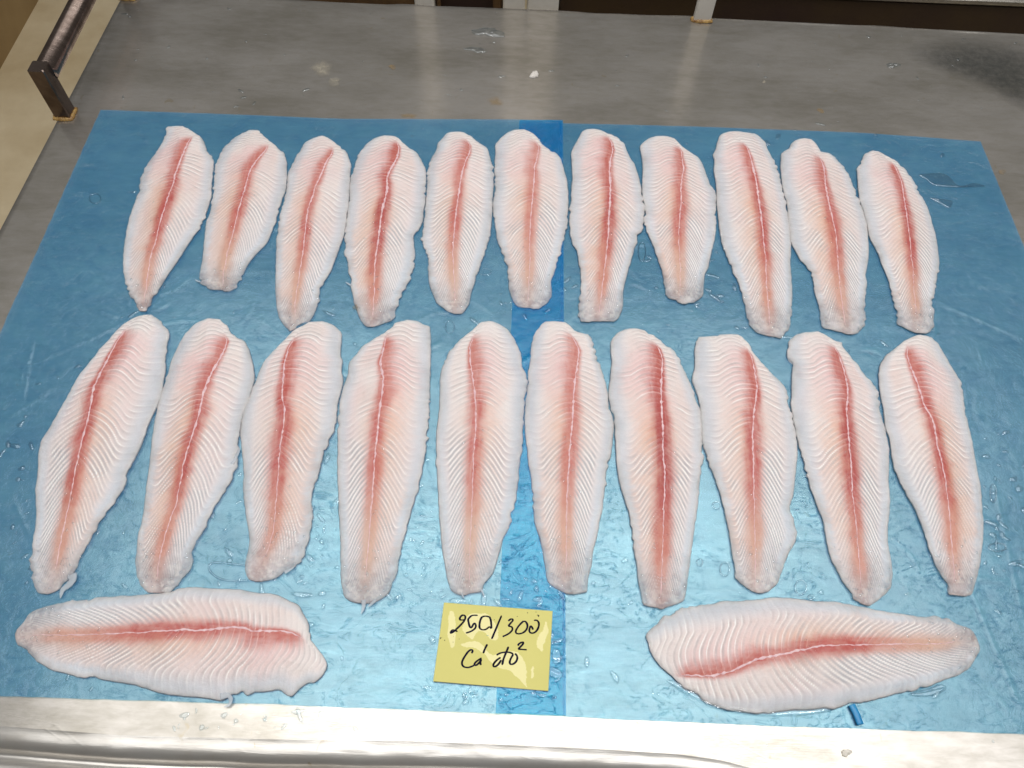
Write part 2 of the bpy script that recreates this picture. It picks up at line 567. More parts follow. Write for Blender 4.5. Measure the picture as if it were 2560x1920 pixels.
pb = G0(178, 300)
ph = solve_height((pb[0], pb[1]), 178)
PXW = 0.0092
post(pb[0] - PXW, pb[1] + 0.009, PXW, 0.009, ph)
p2 = G0(334, 4)
post(p2[0] - PXW, p2[1] + 0.012, PXW, 0.009, ph)
pr = 0.0122
Vp, Fp = tube([(pb[0] - PXW + 0.002, pb[1] + 0.016, ph - 0.0118), (pb[0] - PXW + 0.002, pb[1] + 0.5, ph - 0.0118),
               (pb[0] - PXW + 0.002, pb[1] + 1.2, ph - 0.0118)], pr, 40)
mesh_obj('rail_pipe', Vp, Fp, DARKSTEEL, table, loc=TL)
b3 = G0(1755, 58)
post(b3[0], b3[1] + 0.006, 0.0115, 0.004, 0.16, PALESTEEL)

# ------------------------------------------------------------------ surroundings
def slab(name, x0, x1, y0, y1, z, mat, kind='structure'):
    o = mesh_obj(name, [(x0, y0, z), (x1, y0, z), (x1, y1, z), (x0, y1, z)], [(0, 1, 2, 3)], mat, smooth=False)
    o['kind'] = kind
    return o


slab('floor', -5, 5, -3, 5, -0.85, FLOOR)
d0 = rays([(93, 0)])[0]; t0 = (-0.85 - CAM_H) / d0[2]
d1 = rays([(0, 181)])[0]; t1 = (-0.85 - CAM_H) / d1[2]
wx = (d0[0] * t0 + d1[0] * t1) / 2
w = box('wall', wx - 0.2, wx, -3, 5, -0.86, -0.25, WALLM, None, 0.01)
w['kind'] = 'structure'

yb_ = lambda px: ground([(px, np.interp(px, [312, 850, 1280, 1710, 2140, 2560], [-20, 3, 22, 39, 60, 82]))])[0]
# the next table, seen across the gap: apron, steel edge and its own blue film
e0 = G0(2230, 0); e1 = G0(2560, 15)
yn = (e0[1] + e1[1]) / 2
xl = at_y((1397, 40), yn)[0]
nt = thing('next_table', 'second steel table with dark apron across the gap behind', 'table', (xl + 0.6, yn, 0))
NL_ = (xl + 0.6, yn, 0)
sl = (e1[1] - e0[1]) / (e1[0] - e0[0])
box('apron', xl, xl + 1.7, yn + 0.004, yn + 0.03, -0.8, -0.004, DARK, nt, 0.002, NL_)
box('tabletop', xl, xl + 1.7, yn, yn + 0.9, -0.003, 0.006, STEEL, nt, 0.002, NL_)
tag(box('plastic_film', at_y((2300, 0), yn)[0], xl + 1.68, yn + 0.012, yn + 0.85, 0.0064, 0.0072, simple('deep_blue_film', lin(40, 96, 150), lin(30, 80, 130), 12), None, 0.0003),
    'sliver of blue film on the second table in the top right corner', 'plastic film')


def back_panel(name, px0, px1, pyb, dy, z0, z1, mat, label, cat, depth=0.05):
    yy = yb_((px0 + px1) / 2)[1] + dy
    a = at_y((px0, pyb), yy); b = at_y((px1, pyb), yy)
    o = box(name, a[0], b[0], yy, yy + depth, z0, z1, mat, None, 0.002)
    return tag(o, label, cat)


back_panel('steel_post', 1036, 1084, 8, 0.03, -0.84, 1.2, PALESTEEL, 'narrow pale steel post behind the table beside the brown board', 'post', 0.03)
back_panel('pale_door', 1258, 1312, 20, 0.035, -0.84, 1.3, PALESTEEL, 'narrower pale door leaf left of the dark slit behind the table', 'door')
back_panel('pale_door', 1318, 1396, 22, 0.035, -0.84, 1.3, PALESTEEL, 'wider pale door leaf right of the dark slit behind the table', 'door')
back_panel('brown_board', 700, 1034, 4, 0.03, -0.84, -0.01, BOARD, 'brown wooden board standing behind the table left of the pale post', 'board')
back_panel('gap_shade_filler', 1086, 1256, 14, 0.07, -0.84, -0.005, DARK, 'added dark gap-shade cabinet between the pale post and the pale door leaves', 'filler')  # near-black box added to stand in for the shade in the gap
back_panel('brown_plank', 1092, 1100, 12, 0.045, -0.84, -0.01, BOARD, 'thin brown plank right beside the pale steel post', 'plank', 0.015)
back_panel('brown_plank', 1232, 1254, 16, 0.045, -0.84, -0.01, BOARD, 'brown plank left beside the narrower pale door leaf', 'plank', 0.015)
for o in list(col.objects):
    if o.name.startswith(('steel_post', 'pale_door')):
        pass


# ------------------------------------------------------------------ blue film sheets
def line_x(p, q, r, s):
    p, q, r, s = map(np.array, (p, q, r, s))
    d1 = q - p; d2 = s - r
    t = ((r - p)[0] * d2[1] - (r - p)[1] * d2[0]) / (d1[0] * d2[1] - d1[1] * d2[0])
    return tuple(p + t * d1)


creases = []
def crease(pts, amp=0.0007, w=0.0011): creases.append((ground(pts), amp, w))
crease([(845, 305), (838, 330), (832, 352)])
crease([(1510, 610), (1620, 720)], 0.0005)
crease([(60, 1010), (75, 900), (90, 840)], 0.0006)
crease([(100, 905), (240, 845), (330, 800)], 0.0006)
crease([(790, 1290), (900, 1240), (1000, 1215)], 0.0006)
crease([(760, 1190), (840, 1215)], 0.0006)
crease([(560, 1175), (640, 1170), (820, 1165)], 0.0004)
crease([(0, 560 + 500), (160, 960)], 0.0005)
crease([(1300, 1560), (1400, 1490)], 0.0006)
crease([(1100, 740), (1210, 760), (1260, 830)], 0.0004)
crease([(2350, 760), (2560, 850)], 0.0006)
crease([(2330, 1250), (2460, 1560), (2560, 1790)], 0.0004)
crease([(2480, 1200), (2560, 1560)], 0.0004)
crease([(370, 820), (470, 800), (500, 810)], 0.0006)
crease([(640, 790), (700, 840), (760, 850)], 0.0006)
crease([(1040, 1790), (1100, 1720), (1112, 1640)], 0.0005)
for _ in range(240):
    cx, cy = random.uniform(0, 2560), random.uniform(300, 1760)
    a = random.choice([random.uniform(-0.5, 0.5), random.uniform(0, math.pi)])
    L = random.uniform(18, 90); bend = random.uniform(-0.35, 0.35)
    crease([(cx, cy), (cx + L * math.cos(a), cy + L * math.sin(a)), (cx + 1.8 * L * math.cos(a + bend), cy + 1.8 * L * math.sin(a + bend))],
           random.uniform(0.0004, 0.0013), random.uniform(0.0007, 0.0013))


def film_relief(x, y):
    z = 0.0007 * fbm(x * 22 + 60, y * 22 + 60, 5, 3) + 0.0003 * np.abs(fbm(x * 70 + 60, y * 70 + 60, 6, 2) - 0.5) * 2
    P = np.stack([x, y], 1)
    for c, amp, wd in creases:
        lo = c.min(0) - 4 * wd; hi = c.max(0) + 4 * wd
        s = np.nonzero((x > lo[0]) & (x < hi[0]) & (y > lo[1]) & (y < hi[1]))[0]
        if len(s):
            cs = chaikin(c, 2, False)
            d = seg_dist(P[s], cs, False)
            ends = np.minimum(np.linalg.norm(P[s] - cs[0], axis=1), np.linalg.norm(P[s] - cs[-1], axis=1))
            z[s] += amp * np.exp(-(d / wd) ** 2) * sstep(0, 0.012, ends)
    return z


def sheet(label, top, bot, base, nu, nv):
    T = resample(ground(top), nu); Bt = resample(ground(bot), nu)
    v = np.linspace(0, 1, nv)
    XY = T[:, None, :] * (1 - v)[None, :, None] + Bt[:, None, :] * v[None, :, None]
    u = np.linspace(0, 1, nu)
    # slightly wavering cut edges
    XY[:, 0, 1] += 0.0006 * (fbm(u * 30, u * 0 + 2, 1) - 0.5); XY[:, -1, 1] += 0.0010 * (fbm(u * 30, u * 0 + 5, 2) - 0.5)
    XY[0, :, 0] += 0.0012 * (fbm(v * 60, v * 0 + 7, 3) - 0.5)
    x, y = XY[..., 0].ravel(), XY[..., 1].ravel()
    z = base + film_relief(x, y)
    c = (float(x.mean()), float(y.mean()), 0.0)
    o = mesh_obj('plastic_film', np.stack([x, y, z], 1), grid_faces(nu, nv), FILM, loc=c)
    return tag(o, label, 'plastic film', 'blue film sheets covering the table')


blc = line_x((253, 278), (0, 842), (0, 1742), (1415, 1790))
brc = line_x((2450, 355), (2560, 622), (1238, 1783), (2560, 1835))
SHEET_Z = 0.0008
sheet('right blue plastic film, running from the darker strip to the right edge',
      [(1399, 310), (1700, 317), (2140, 333), (2450, 355)], [(1408, 1789), (1420, 1792), (1900, 1815), (2560, 1835), brc], SHEET_Z, 310, 290)
sheet('left blue plastic film, wet and creased, ending in the darker doubled strip',
      [(253, 278), (560, 288), (850, 300), (1407, 303)], [blc, (0, 1742), (700, 1762), (1238, 1784), (1415, 1790)], SHEET_Z + 0.0007, 310, 290)


lf = [o for o in col.objects if o.get('label', '').startswith('left blue')][0]
T = resample(ground([(1299, 304), (1406, 304)]), 40); Bt = resample(ground([(1239, 1783), (1414, 1789)]), 40)
v = np.linspace(0, 1, 300)
XY = T[:, None, :] * (1 - v)[None, :, None] + Bt[:, None, :] * v[None, :, None]
XY[0, :, 0] += 0.0010 * (fbm(v * 50, v * 0 + 17, 3) - 0.5)
x, y = XY[..., 0].ravel(), XY[..., 1].ravel()
mesh_obj('doubled_margin', np.stack([x, y, SHEET_Z + 0.0011 + film_relief(x, y)], 1), grid_faces(40, 300), HEM, lf, loc=tuple(lf.location))

# ------------------------------------------------------------------ fillets
REG = {'A': (250, 280, 2.963), 'B': (850, 280, 2.963), 'C': (1400, 280, 2.86), 'D': (1900, 280, 2.8606), 'E': (0, 760, 2.2422),
       'G': (550, 760, 2.1271), 'H': (1050, 760, 2.1271), 'J': (1700, 800, 2.2419), 'K': (0, 1400, 2.572), 'L': (1700, 1400, 2.572)}


def src(reg, s):
    n = np.array([float(q) for q in s.replace(',', ' ').split()]).reshape(-1, 2)
    ox, oy, k = REG[reg]
    return np.stack([ox + n[:, 0] / k, oy + n[:, 1] / k], 1)


C_BASE = np.array(lin(227, 207, 200)); C_PALE = np.array(lin(234, 227, 222)); C_FLANK = np.array(lin(214, 218, 224))
C_LINE = np.array(lin(253, 249, 244)); C_GREY = np.array(lin(184, 172, 171)); C_VALE = np.array(lin(166, 167, 173))
C_RED = np.array(lin(188, 84, 76)); C_DEEP = np.array(lin(160, 56, 52)); C_ORG = np.array(lin(208, 142, 118)); C_TAN = np.array(lin(212, 186, 164))
C_PINK = np.array(lin(232, 194, 190)); C_PEACH = np.array(lin(228, 180, 152)); C_ROSE = np.array(lin(230, 204, 202))


class Fillet:
    def __init__(self, i, reg, out, spine, dors, red=0.7, wide=1.0, thick=0.0070, tan=0.5, warm=0.5, feather=0.7, lines=53, shred=(), sept=1.0):
        self.k = i; self.dors = dors; self.red = red; self.wide = wide; self.tan = tan; self.warm = warm; self.feather = feather
        P = ground(src(reg, out), 0.003); S = ground(src(reg, spine), 0.008)
        self.reg = reg; self.sept = sept
        c = resample(P, 200, True)
        self.cen = c.mean(0)
        ev, evec = np.linalg.eigh(np.cov((c - self.cen).T))
        ea = evec[:, 1]
        if ea.dot(S[-1] - S[0]) < 0: ea = -ea
        self.ea = ea; self.eb = np.array([-ea[1], ea[0]])
        Pn = np.roll(P, -1, 0); Pq = np.stack([0.86 * P + 0.14 * Pn, 0.14 * P + 0.86 * Pn], 1).reshape(-1, 2)
        Pq = resample(Pq, 300, True)
        t = np.linspace(0, 1, 300, endpoint=False)
        nrm = np.roll(Pq, -1, 0) - np.roll(Pq, 1, 0); nrm = np.stack([nrm[:, 1], -nrm[:, 0]], 1)
        nrm /= np.linalg.norm(nrm, axis=1)[:, None] + 1e-12
        jag = (fbm(t * 150 + i * 3.1, t * 0 + i, 2, 3) - 0.5) * (0.0009 + 0.0042 * sstep(0.45, 0.95, vnoise(t * 22 + i, t * 0 + 3, 5)))
        self.P = Pq + nrm * jag[:, None]
        self.Pl = self.loc(self.P)
        self.Sl = self.loc(S)
        self.a0, self.a1 = self.Pl[:, 0].min(), self.Pl[:, 0].max()
        self.L = self.a1 - self.a0
        self.T = thick
        self.nl = lines
        o = np.argsort(self.Sl[:, 0])
        Sl = self.Sl[o]
        # extend the spine line to both ends
        da = np.linspace(self.a0, self.a1, 400)
        e0 = (Sl[1] - Sl[0]); e1 = (Sl[-1] - Sl[-2])
        bb = np.interp(da, Sl[:, 0], Sl[:, 1])
        m0 = da < Sl[0, 0]; m1 = da > Sl[-1, 0]
        bb[m0] = Sl[0, 1] + (da[m0] - Sl[0, 0]) * np.clip(e0[1] / (e0[0] + 1e-9), -0.5, 0.5)
        bb[m1] = Sl[-1, 1] + (da[m1] - Sl[-1, 0]) * np.clip(e1[1] / (e1[0] + 1e-9), -0.5, 0.5)
        self.sp = (da, bb); self.s_start = Sl[0, 0]; self.s_end = Sl[-1, 0]
        # section limits
        eps = self.L * 0.0012
        self.A = np.linspace(self.a0 + eps, self.a1 - eps, 560)
        lo = np.full(560, 1e9); hi = np.full(560, -1e9)
        p, q = self.Pl, np.roll(self.Pl, -1, 0)
        for j, a in enumerate(self.A):
            s = (p[:, 0] - a) * (q[:, 0] - a) <= 0
            pp, qq = p[s], q[s]
            d = qq[:, 0] - pp[:, 0]; d[np.abs(d) < 1e-12] = 1e-12
            b = pp[:, 1] + (a - pp[:, 0]) / d * (qq[:, 1] - pp[:, 1])
            if len(b): lo[j] = b.min(); hi[j] = b.max()
        self.lo, self.hi = lo, hi
        kk = np.ones(41) / 41
        wsm = np.convolve(np.pad(hi - lo, 20, 'edge'), kk, 'valid')
        self.wsm = wsm

    def loc(self, P):
        d = P - self.cen
        return np.stack([d @ self.ea, d @ self.eb], 1)

    def xy(self, a, b):
        return self.cen[None] + a[:, None] * self.ea[None] + b[:, None] * self.eb[None]

    def surf(self, a, b):
        k = self.k
        sig = (a - self.a0) / self.L
        bs = np.interp(a, *self.sp)
        xs = b - bs
        Wm = np.interp(a, self.A, self.wsm)
        half = 0.5 * self.wsm.max()
        lo = np.interp(a, self.A, self.lo); hi = np.interp(a, self.A, self.hi)
        right = xs > 0
        wside = np.where(right, np.maximum(hi - bs, 0.25 * Wm), np.maximum(bs - lo, 0.25 * Wm))
        q = np.clip(np.abs(xs) / wside, 0, 1.2)
        dside = (np.sign(xs) == self.dors)
        d = seg_dist(np.stack([a, b], 1), self.Pl)
        n1 = fbm(a * 40 + k * 7.7, b * 40 + 30, k, 3); n2 = fbm(a * 140 + k * 3.3, b * 140 + 50, k + 1, 3); n3 = fbm(a * 400 + k, b * 400 + 20, k + 2, 2)
        # --- body
        T = self.T * (1.0 - 0.45 * sstep(0.45, 1.0, sig)) * (0.85 + 0.3 * n1)
        r = 0.0028
        rim = 0.0012 * np.sqrt(np.clip(1 - (1 - np.clip(d / r, 0, 1)) ** 2, 0, 1))
        z = 0.0006 + rim + (T - 0.0012) * (1 - (1 - np.clip(d / (0.92 * half), 0, 1)) ** 1.28)
        z += 0.0016 * (n1 - 0.5) * np.clip(d / 0.006, 0, 1)
        # --- muscle segments
        m = 0.12 + 3.0 * np.clip(sig, 0, 1) ** 2.0
        m = m * np.where(dside, 0.9, 1.0)
        turn = np.where(dside, 0.70, 0.74) + 0.10 * (n1 - 0.5)
        kq = 0.045
        over = kq * np.log1p(np.exp(np.clip((q - turn) / kq, -40, 40)))
        qs = q - over
        g = m * wside * (0.78 * qs + 0.22 * qs ** 2 / turn)
        g = g - over * wside * (0.05 + 0.65 * sig)
        arch = -0.13 * wside * np.sin(np.pi * np.clip(q / 0.6, 0, 1)) * np.clip(1 - sig * 1.6, 0, 1) * np.where(dside, 1.0, 0.15)
        f = g + arch
        s = (a - self.a0) - f
        per = self.L / self.nl
        ph = s / per + 0.25 * (n1 - 0.5) + 0.14 * (n2 - 0.5) + np.where(right, 0.5, 0.0)
        fr = ph - np.floor(ph)
        hsh = np.sin(np.floor(ph) * 12.9898 + k * 4.1) * 43758.5453; hsh = hsh - np.floor(hsh)
        feath = sstep(0.40, 0.60, sig) * sstep(0.12, 0.24, q) * (1 - sstep(0.58, 0.76, q)) * np.where(dside, 0.5, 1.0) * self.feather
        edge = np.clip(d / 0.003, 0, 1)
        patch = sstep(0.30, 0.62, fbm(a * 55 + k * 2.9, b * 55 + 70, k + 3, 2))
        fade = (1 - 0.80 * sstep(0.60, 0.86, q)) * (1 - 0.6 * sstep(0.86, 0.97, sig)) * edge * (0.25 + 0.80 * np.maximum(patch, 0.7 * feath)) * (0.6 + 0.8 * n2)
        fade = fade * (1 - 0.8 * sstep(0.93, 0.99, sig)) * (1 - 0.35 * (1 - sstep(0.0, 0.10, sig)))
        lw = 0.075 + 0.13 * feath + 0.05 * (hsh - 0.5)
        line = np.exp(-((fr - 0.86) / lw) ** 2 * 1.6) + np.exp(-((fr + 0.14) / lw) ** 2 * 1.6) + np.exp(-((fr - 1.86) / lw) ** 2 * 1.6)
        line = np.clip(line, 0, 1)
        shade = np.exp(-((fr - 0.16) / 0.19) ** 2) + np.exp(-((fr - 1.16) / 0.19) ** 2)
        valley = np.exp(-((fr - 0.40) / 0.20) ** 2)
        amp = (0.00003 + 0.00012 * feath) * fade
        z += amp * (line * 0.9 - 0.6 * shade - 0.5 * feath * valley + 0.4 * (fr - 0.5))
        # --- groove beside the midline
        z -= 0.0004 * np.exp(-(xs / 0.0030) ** 2) * edge
        # rough wet skin towards the tail
        z += (0.00020 + 0.0005 * sstep(0.80, 0.95, sig)) * (n3 - 0.5) * edge
        z = np.maximum(z, 0.0006)
        # --- colour
        c = C_BASE[None] * np.ones((len(a), 1))
        mixc = lambda c, t, w: c * (1 - np.clip(w, 0, 1)[:, None]) + t[None] * np.clip(w, 0, 1)[:, None]
        warm = self.warm
        c = mixc(c, C_PALE, 0.20 + 0.9 * (n1 - 0.45) + 0.30 * (1 - warm) + 0.35 * (1 - sstep(0.02, 0.2, sig)))
        c = mixc(c, C_ROSE, 0.9 * (fbm(a * 30 + k * 5.5, b * 60 + 11, k + 5, 2) - 0.42))
        c = mixc(c, C_FLANK, sstep(0.55, 0.9, q) * 0.8 + 0.45 * sstep(0.5, 0.9, sig))
        hl = np.exp(-(d / 0.0035) ** 2)
        c = mixc(c, C_PALE, hl * 0.85)
        c = mixc(c, C_GREY, sstep(0.82, 0.97, sig) * (0.30 + 1.3 * (n2 - 0.45)))
        c = mixc(c, C_PALE, sstep(0.86, 0.97, sig) * sstep(0.5, 0.7, n3) * 0.9)
        wl = Wm.max() * self.wide
        start = (self.s_start - self.a0) / self.L
        bandw = np.interp(sig, [0, start, start + 0.1, 0.35, 0.55, 0.75, 0.9, 1.0], [0.02, 0.06, 0.120, 0.135, 0.160, 0.140, 0.130, 0.12]) * wl
        hd = 1 - sstep(0.15, 0.42, sig)                       # head part: red lies on one side only
        wd = bandw * np.where(dside, 1 + 0.85 * hd, 1 - 0.60 * hd) * (0.92 + 0.35 * (n2 - 0.5) + 0.3 * (n1 - 0.5) + 0.14 * (fr - 0.5) * (q > 0.02))
        ax = np.abs(xs)
        core = 1 - sstep(0.15, 1.18, ax / wd)
        halo = 1 - sstep(0.60, np.where(dside, 2.7, 1.8), ax / wd)
        along = sstep(start - 0.015, start + 0.04, sig) * (1 - 0.75 * sstep(0.84, 0.985, sig))
        redp = np.interp(sig, [0, 0.12, 0.3, 0.45, 0.6, 0.75, 0.88, 1], [0.66, 0.68, 0.82, 1.0, 0.92, 0.58, 0.42, 0.34])
        rr = np.clip(redp * (0.60 + 0.6 * self.red) + 0.25 * (n2 - 0.5), 0, 1)
        bandc = C_ORG[None] * (1 - rr[:, None]) + C_RED[None] * rr[:, None]
        dp = np.clip((self.red - 0.60) * 1.7, 0, 1) * np.interp(sig, [0.2, 0.45, 0.6, 0.8], [0.2, 1, 0.9, 0]) * (1 - sstep(0.3, 0.9, ax / wd))
        bandc = bandc * (1 - dp[:, None]) + C_DEEP[None] * dp[:, None]
        tn = sstep(0.60, 0.85, sig) * self.tan * (1 - 0.5 * self.red)
        bandc = bandc * (1 - tn[:, None]) + C_TAN[None] * tn[:, None]
        haloc = C_PINK[None] * (1 - sstep(0.2, 0.5, sig))[:, None] + C_PEACH[None] * sstep(0.2, 0.5, sig)[:, None]
        wh = halo * along * (0.52 + 0.42 * warm) * (0.7 + 0.6 * n1) * np.where(dside, 1.0, 0.5) * (1 - 0.6 * feath) * (1 - 0.65 * sstep(0.78, 0.95, sig))
        wh = np.clip(wh, 0, 1)
        c = c * (1 - wh[:, None]) + haloc * wh[:, None]
        streak = fbm(a * 60 + k, b * 700 + 40, k + 4, 2)
        vis = core * along * np.clip(0.58 + 0.42 * self.red, 0, 0.98) * (0.62 + 0.36 * n2 + 0.44 * streak)
        vis = np.clip(vis, 0, 1)
        c = c * (1 - vis[:, None]) + bandc * vis[:, None]
        inband = np.clip(core * along, 0, 1)
        lad = np.interp(sig, [0, 0.12, 0.2, 0.42, 0.55, 0.8, 1], [0.10, 0.30, 0.70, 0.55, 0.30, 0.30, 0.3])
        lcol = C_LINE[None] * (1 - inband[:, None]) + np.array(lin(232, 186, 178))[None] * inband[:, None]
        lamt = line * fade * (lad * inband + (0.90 + 0.30 * feath) * (1 - inband)) * (0.45 + 0.95 * hsh)
        lamt = np.clip(lamt, 0, 0.95)
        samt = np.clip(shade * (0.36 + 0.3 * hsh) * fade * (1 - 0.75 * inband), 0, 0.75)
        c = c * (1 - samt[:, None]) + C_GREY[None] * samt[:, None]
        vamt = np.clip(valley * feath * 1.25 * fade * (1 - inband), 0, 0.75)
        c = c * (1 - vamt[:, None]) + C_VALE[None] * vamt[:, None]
        c = c * (1 - lamt[:, None]) + lcol * lamt[:, None]
        # thin flesh lets the film show through
        al = 1 - (0.12 * np.exp(-(d / 0.0030) ** 2) + 0.26 * sstep(0.80, 0.98, sig) * (0.5 + n1) + 0.24 * sstep(0.62, 1.0, q) * (0.4 + n1)) * (0.6 + 0.8 * n2)
        al = np.clip(al, 0.5, 1)
        al = np.maximum(al, np.clip(vis * 1.3, 0, 1))
        return z, np.concatenate([c, al[:, None]], 1), wd

    def build(self, root, loc):
        N, Mc = 560, 76
        u = np.linspace(-1, 1, Mc)
        t = 0.55 * u + 0.45 * np.sin(u * math.pi / 2)
        a = np.repeat(self.A, Mc)
        b = ((self.lo + self.hi) / 2)[:, None] + ((self.hi - self.lo) / 2)[:, None] * t[None]
        b = b.ravel()
        z, c, _ = self.surf(a, b)
        xy = self.xy(a, b)
        V = np.column_stack([xy, z + 0.0018])
        F = grid_faces(N, Mc)
        idx = np.arange(N * Mc).reshape(N, Mc)
        loop = np.r_[idx[0, :], idx[1:, -1], idx[-1, -2::-1], idx[-2:0:-1, 0]]
        # undercut rim
        ring = V[loop].copy()
        inn = self.cen[None] - ring[:, :2]
        inn = inn / np.linalg.norm(inn, axis=1)[:, None]
        r2 = ring.copy(); r2[:, :2] += inn * 0.0024; r2[:, 2] = 0.0012
        n0 = len(V); m = len(loop)
        V = np.vstack([V, r2])
        ar = np.arange(m); nx = (ar + 1) % m
        F = np.vstack([F, np.stack([loop[nx], loop, n0 + ar, n0 + nx], 1)])
        c = np.vstack([c, c[loop] * np.array([0.96, 0.97, 1.0, 1.0])])
        mesh_obj('flesh', V, F, FLESH, root, c, loc=loc)
        # red muscle along the midline, a shallow strip of its own
        sel = np.linspace(max(self.s_start, self.a0 + 0.004), min(self.s_end, self.a1 - 0.004), 330)
        bs = np.interp(sel, *self.sp)
        _, _, wd0 = self.surf(sel, bs - 1e-5); _, _, wd1 = self.surf(sel, bs + 1e-5)
        kk = np.ones(15) / 15
        sm = lambda w: np.convolve(np.pad(w, 7, 'edge'), kk, 'valid')
        wd0, wd1 = sm(wd0), sm(wd1)
        ends = np.minimum(1, np.minimum(np.arange(330), np.arange(330)[::-1]) / 12.0)
        mcols = 19
        tt = np.linspace(-1, 1, mcols)
        bb = bs[:, None] + np.where(tt[None] < 0, tt[None] * wd0[:, None], tt[None] * wd1[:, None]) * 0.85 * (0.25 + 0.75 * ends[:, None])
        aa = np.repeat(sel, mcols); bb = bb.ravel()
        lo = np.interp(aa, self.A, self.lo); hi = np.interp(aa, self.A, self.hi)
        bb = np.clip(bb, lo + 0.0012, hi - 0.0012)
        z, c, _ = self.surf(aa, bb)
        lift = (0.00034 * (1 - np.tile(tt, 330) ** 2) * np.repeat(ends, mcols) - 0.00016)
        V = np.column_stack([self.xy(aa, bb), z + 0.0018 + lift])
        mesh_obj('red_muscle', V, grid_faces(330, mcols), FLESH, root, c, loc=loc)
        # beads of moisture on the tail and along the stripe
        r_ = np.random.RandomState(900 + self.k)
        nb = 70
        sg = np.where(r_.rand(nb) < 0.6, r_.uniform(0.82, 0.985, nb), r_.uniform(0.45, 0.85, nb))
        ab = self.a0 + sg * self.L
        lo = np.interp(ab, self.A, self.lo); hi = np.interp(ab, self.A, self.hi); bm = np.interp(ab, *self.sp)
        wide = r_.uniform(lo + 0.002, hi - 0.002); near = bm + r_.normal(0, 0.006, nb)
        bb = np.clip(np.where(sg > 0.82, wide, near), lo + 0.0015, hi - 0.0015)
        z, _, _ = self.surf(ab, bb); xy = self.xy(ab, bb)
        V = []; F = []
        for (px, py), pz in zip(xy, z):
            r = 0.00035 + 0.0007 * r_.rand() ** 2; el = 1 + 1.3 * r_.rand(); an = r_.uniform(0, 3.14); o0 = len(V)
            for rr, hh in ((1.0, 0.0), (0.7, 0.7)):
                for q in range(7):
                    t = 2 * math.pi * q / 7; lx, ly = r * rr * el * math.cos(t), r * rr * math.sin(t)
                    V.append((px + lx * math.cos(an) - ly * math.sin(an), py + lx * math.sin(an) + ly * math.cos(an), pz + 0.0018 + 0.00006 + r * 0.45 * hh))
            V.append((px, py, pz + 0.0018 + r * 0.5))
            for q in range(7):
                F.append((o0 + q, o0 + (q + 1) % 7, o0 + 7 + (q + 1) % 7, o0 + 7 + q)); F.append((o0 + 7 + q, o0 + 7 + (q + 1) % 7, o0 + 14))
        mesh_obj('moisture_beads', V, F, WATER, root, loc=loc)['kind'] = 'stuff'
        # white midline septum
        N2 = 360
        sel = np.linspace(max(self.s_start + 0.002, self.a0 + 0.004), min(self.s_end - 0.002, self.a1 - 0.004), N2)
        sg = (sel - self.a0) / self.L
        bs = np.interp(sel, *self.sp)
        bs = np.convolve(np.pad(bs, 4, 'edge'), np.ones(9) / 9, 'valid') + 0.0011 * (fbm(sel * 260 + self.k, sel * 0 + 4, 3, 2) - 0.5)
        hw = np.interp(sg, [0, 0.1, 0.2, 0.35, 0.5, 0.75, 1], [0.0003, 0.0005, 0.0009, 0.0009, 0.0007, 0.00042, 0.00025])
        hw = hw * (0.15 + 1.6 * fbm(sel * 420 + self.k * 5, sel * 0 + 9, 4, 2)) * self.sept
        hw = hw * np.minimum(1, np.minimum(np.arange(N2), np.arange(N2)[::-1]) / 14.0 + 0.15)
        tt = np.linspace(-1, 1, 7)
        aa = np.repeat(sel, 7); bb = (bs[:, None] + tt[None] * hw[:, None]).ravel()
        z, _, _ = self.surf(aa, bb)
        V = np.column_stack([self.xy(aa, bb), z + 0.0018 + 0.00026 + 0.00034 * np.sqrt(np.clip(1 - np.tile(tt, N2) ** 2, 0, 1)) - 0.0002])
        mesh_obj('midline_septum', V, grid_faces(N2, 7), SEPTUM, root, loc=loc)


FIL = []
def fillet(reg, label, out, spine, dors, shred=(), **kw):
    FIL.append((reg, label, out, spine, dors, shred, kw))


# back row, left to right
fillet('A', 'fillet with narrow pointed tail at the left end of the back row',
       '484,120 500,108 560,104 625,108 690,145 745,180 775,225 790,280 825,325 848,370 838,440 832,530 828,620 805,700 785,760 765,815 735,860 690,925 650,985 610,1050 560,1125 510,1195 460,1275 415,1340 380,1375 378,1410 360,1450 330,1475 295,1472 270,1445 250,1400 215,1335 185,1260 170,1180 168,1080 180,960 195,870 215,780 245,700 285,610 290,530 305,470 330,420 360,370 400,315 440,260 470,200 490,150',
       '678,165 645,230 610,310 590,380 560,460 545,540 515,620 490,700 460,790 435,860 405,965 375,1050 350,1160 335,1270 310,1395', -1, red=0.72, tan=0.7, warm=0.7)
fillet('A', 'fillet with peaked head and notched square tail, second from left in the back row',
       '1160,128 1190,150 1210,175 1260,215 1310,255 1335,285 1365,300 1385,360 1388,430 1385,500 1380,570 1350,650 1335,690 1310,760 1300,820 1270,890 1245,960 1200,1010 1150,1060 1110,1110 1075,1170 1045,1230 1015,1285 985,1320 950,1335 925,1325 900,1305 870,1315 835,1315 800,1300 770,1285 740,1265 735,1225 740,1170 755,1100 765,1000 775,900 785,810 815,740 825,650 835,560 845,470 850,390 880,340 895,290 930,250 975,205 1010,180 1060,150 1110,132',
       '1238,225 1215,280 1160,360 1105,465 1070,580 1040,690 1010,790 980,900 945,1010 920,1130 905,1210 900,1300', -1, red=0.62, tan=0.9, warm=0.85,
       shred=[([(745, 1262), (722, 1255), (705, 1240)], 9)])
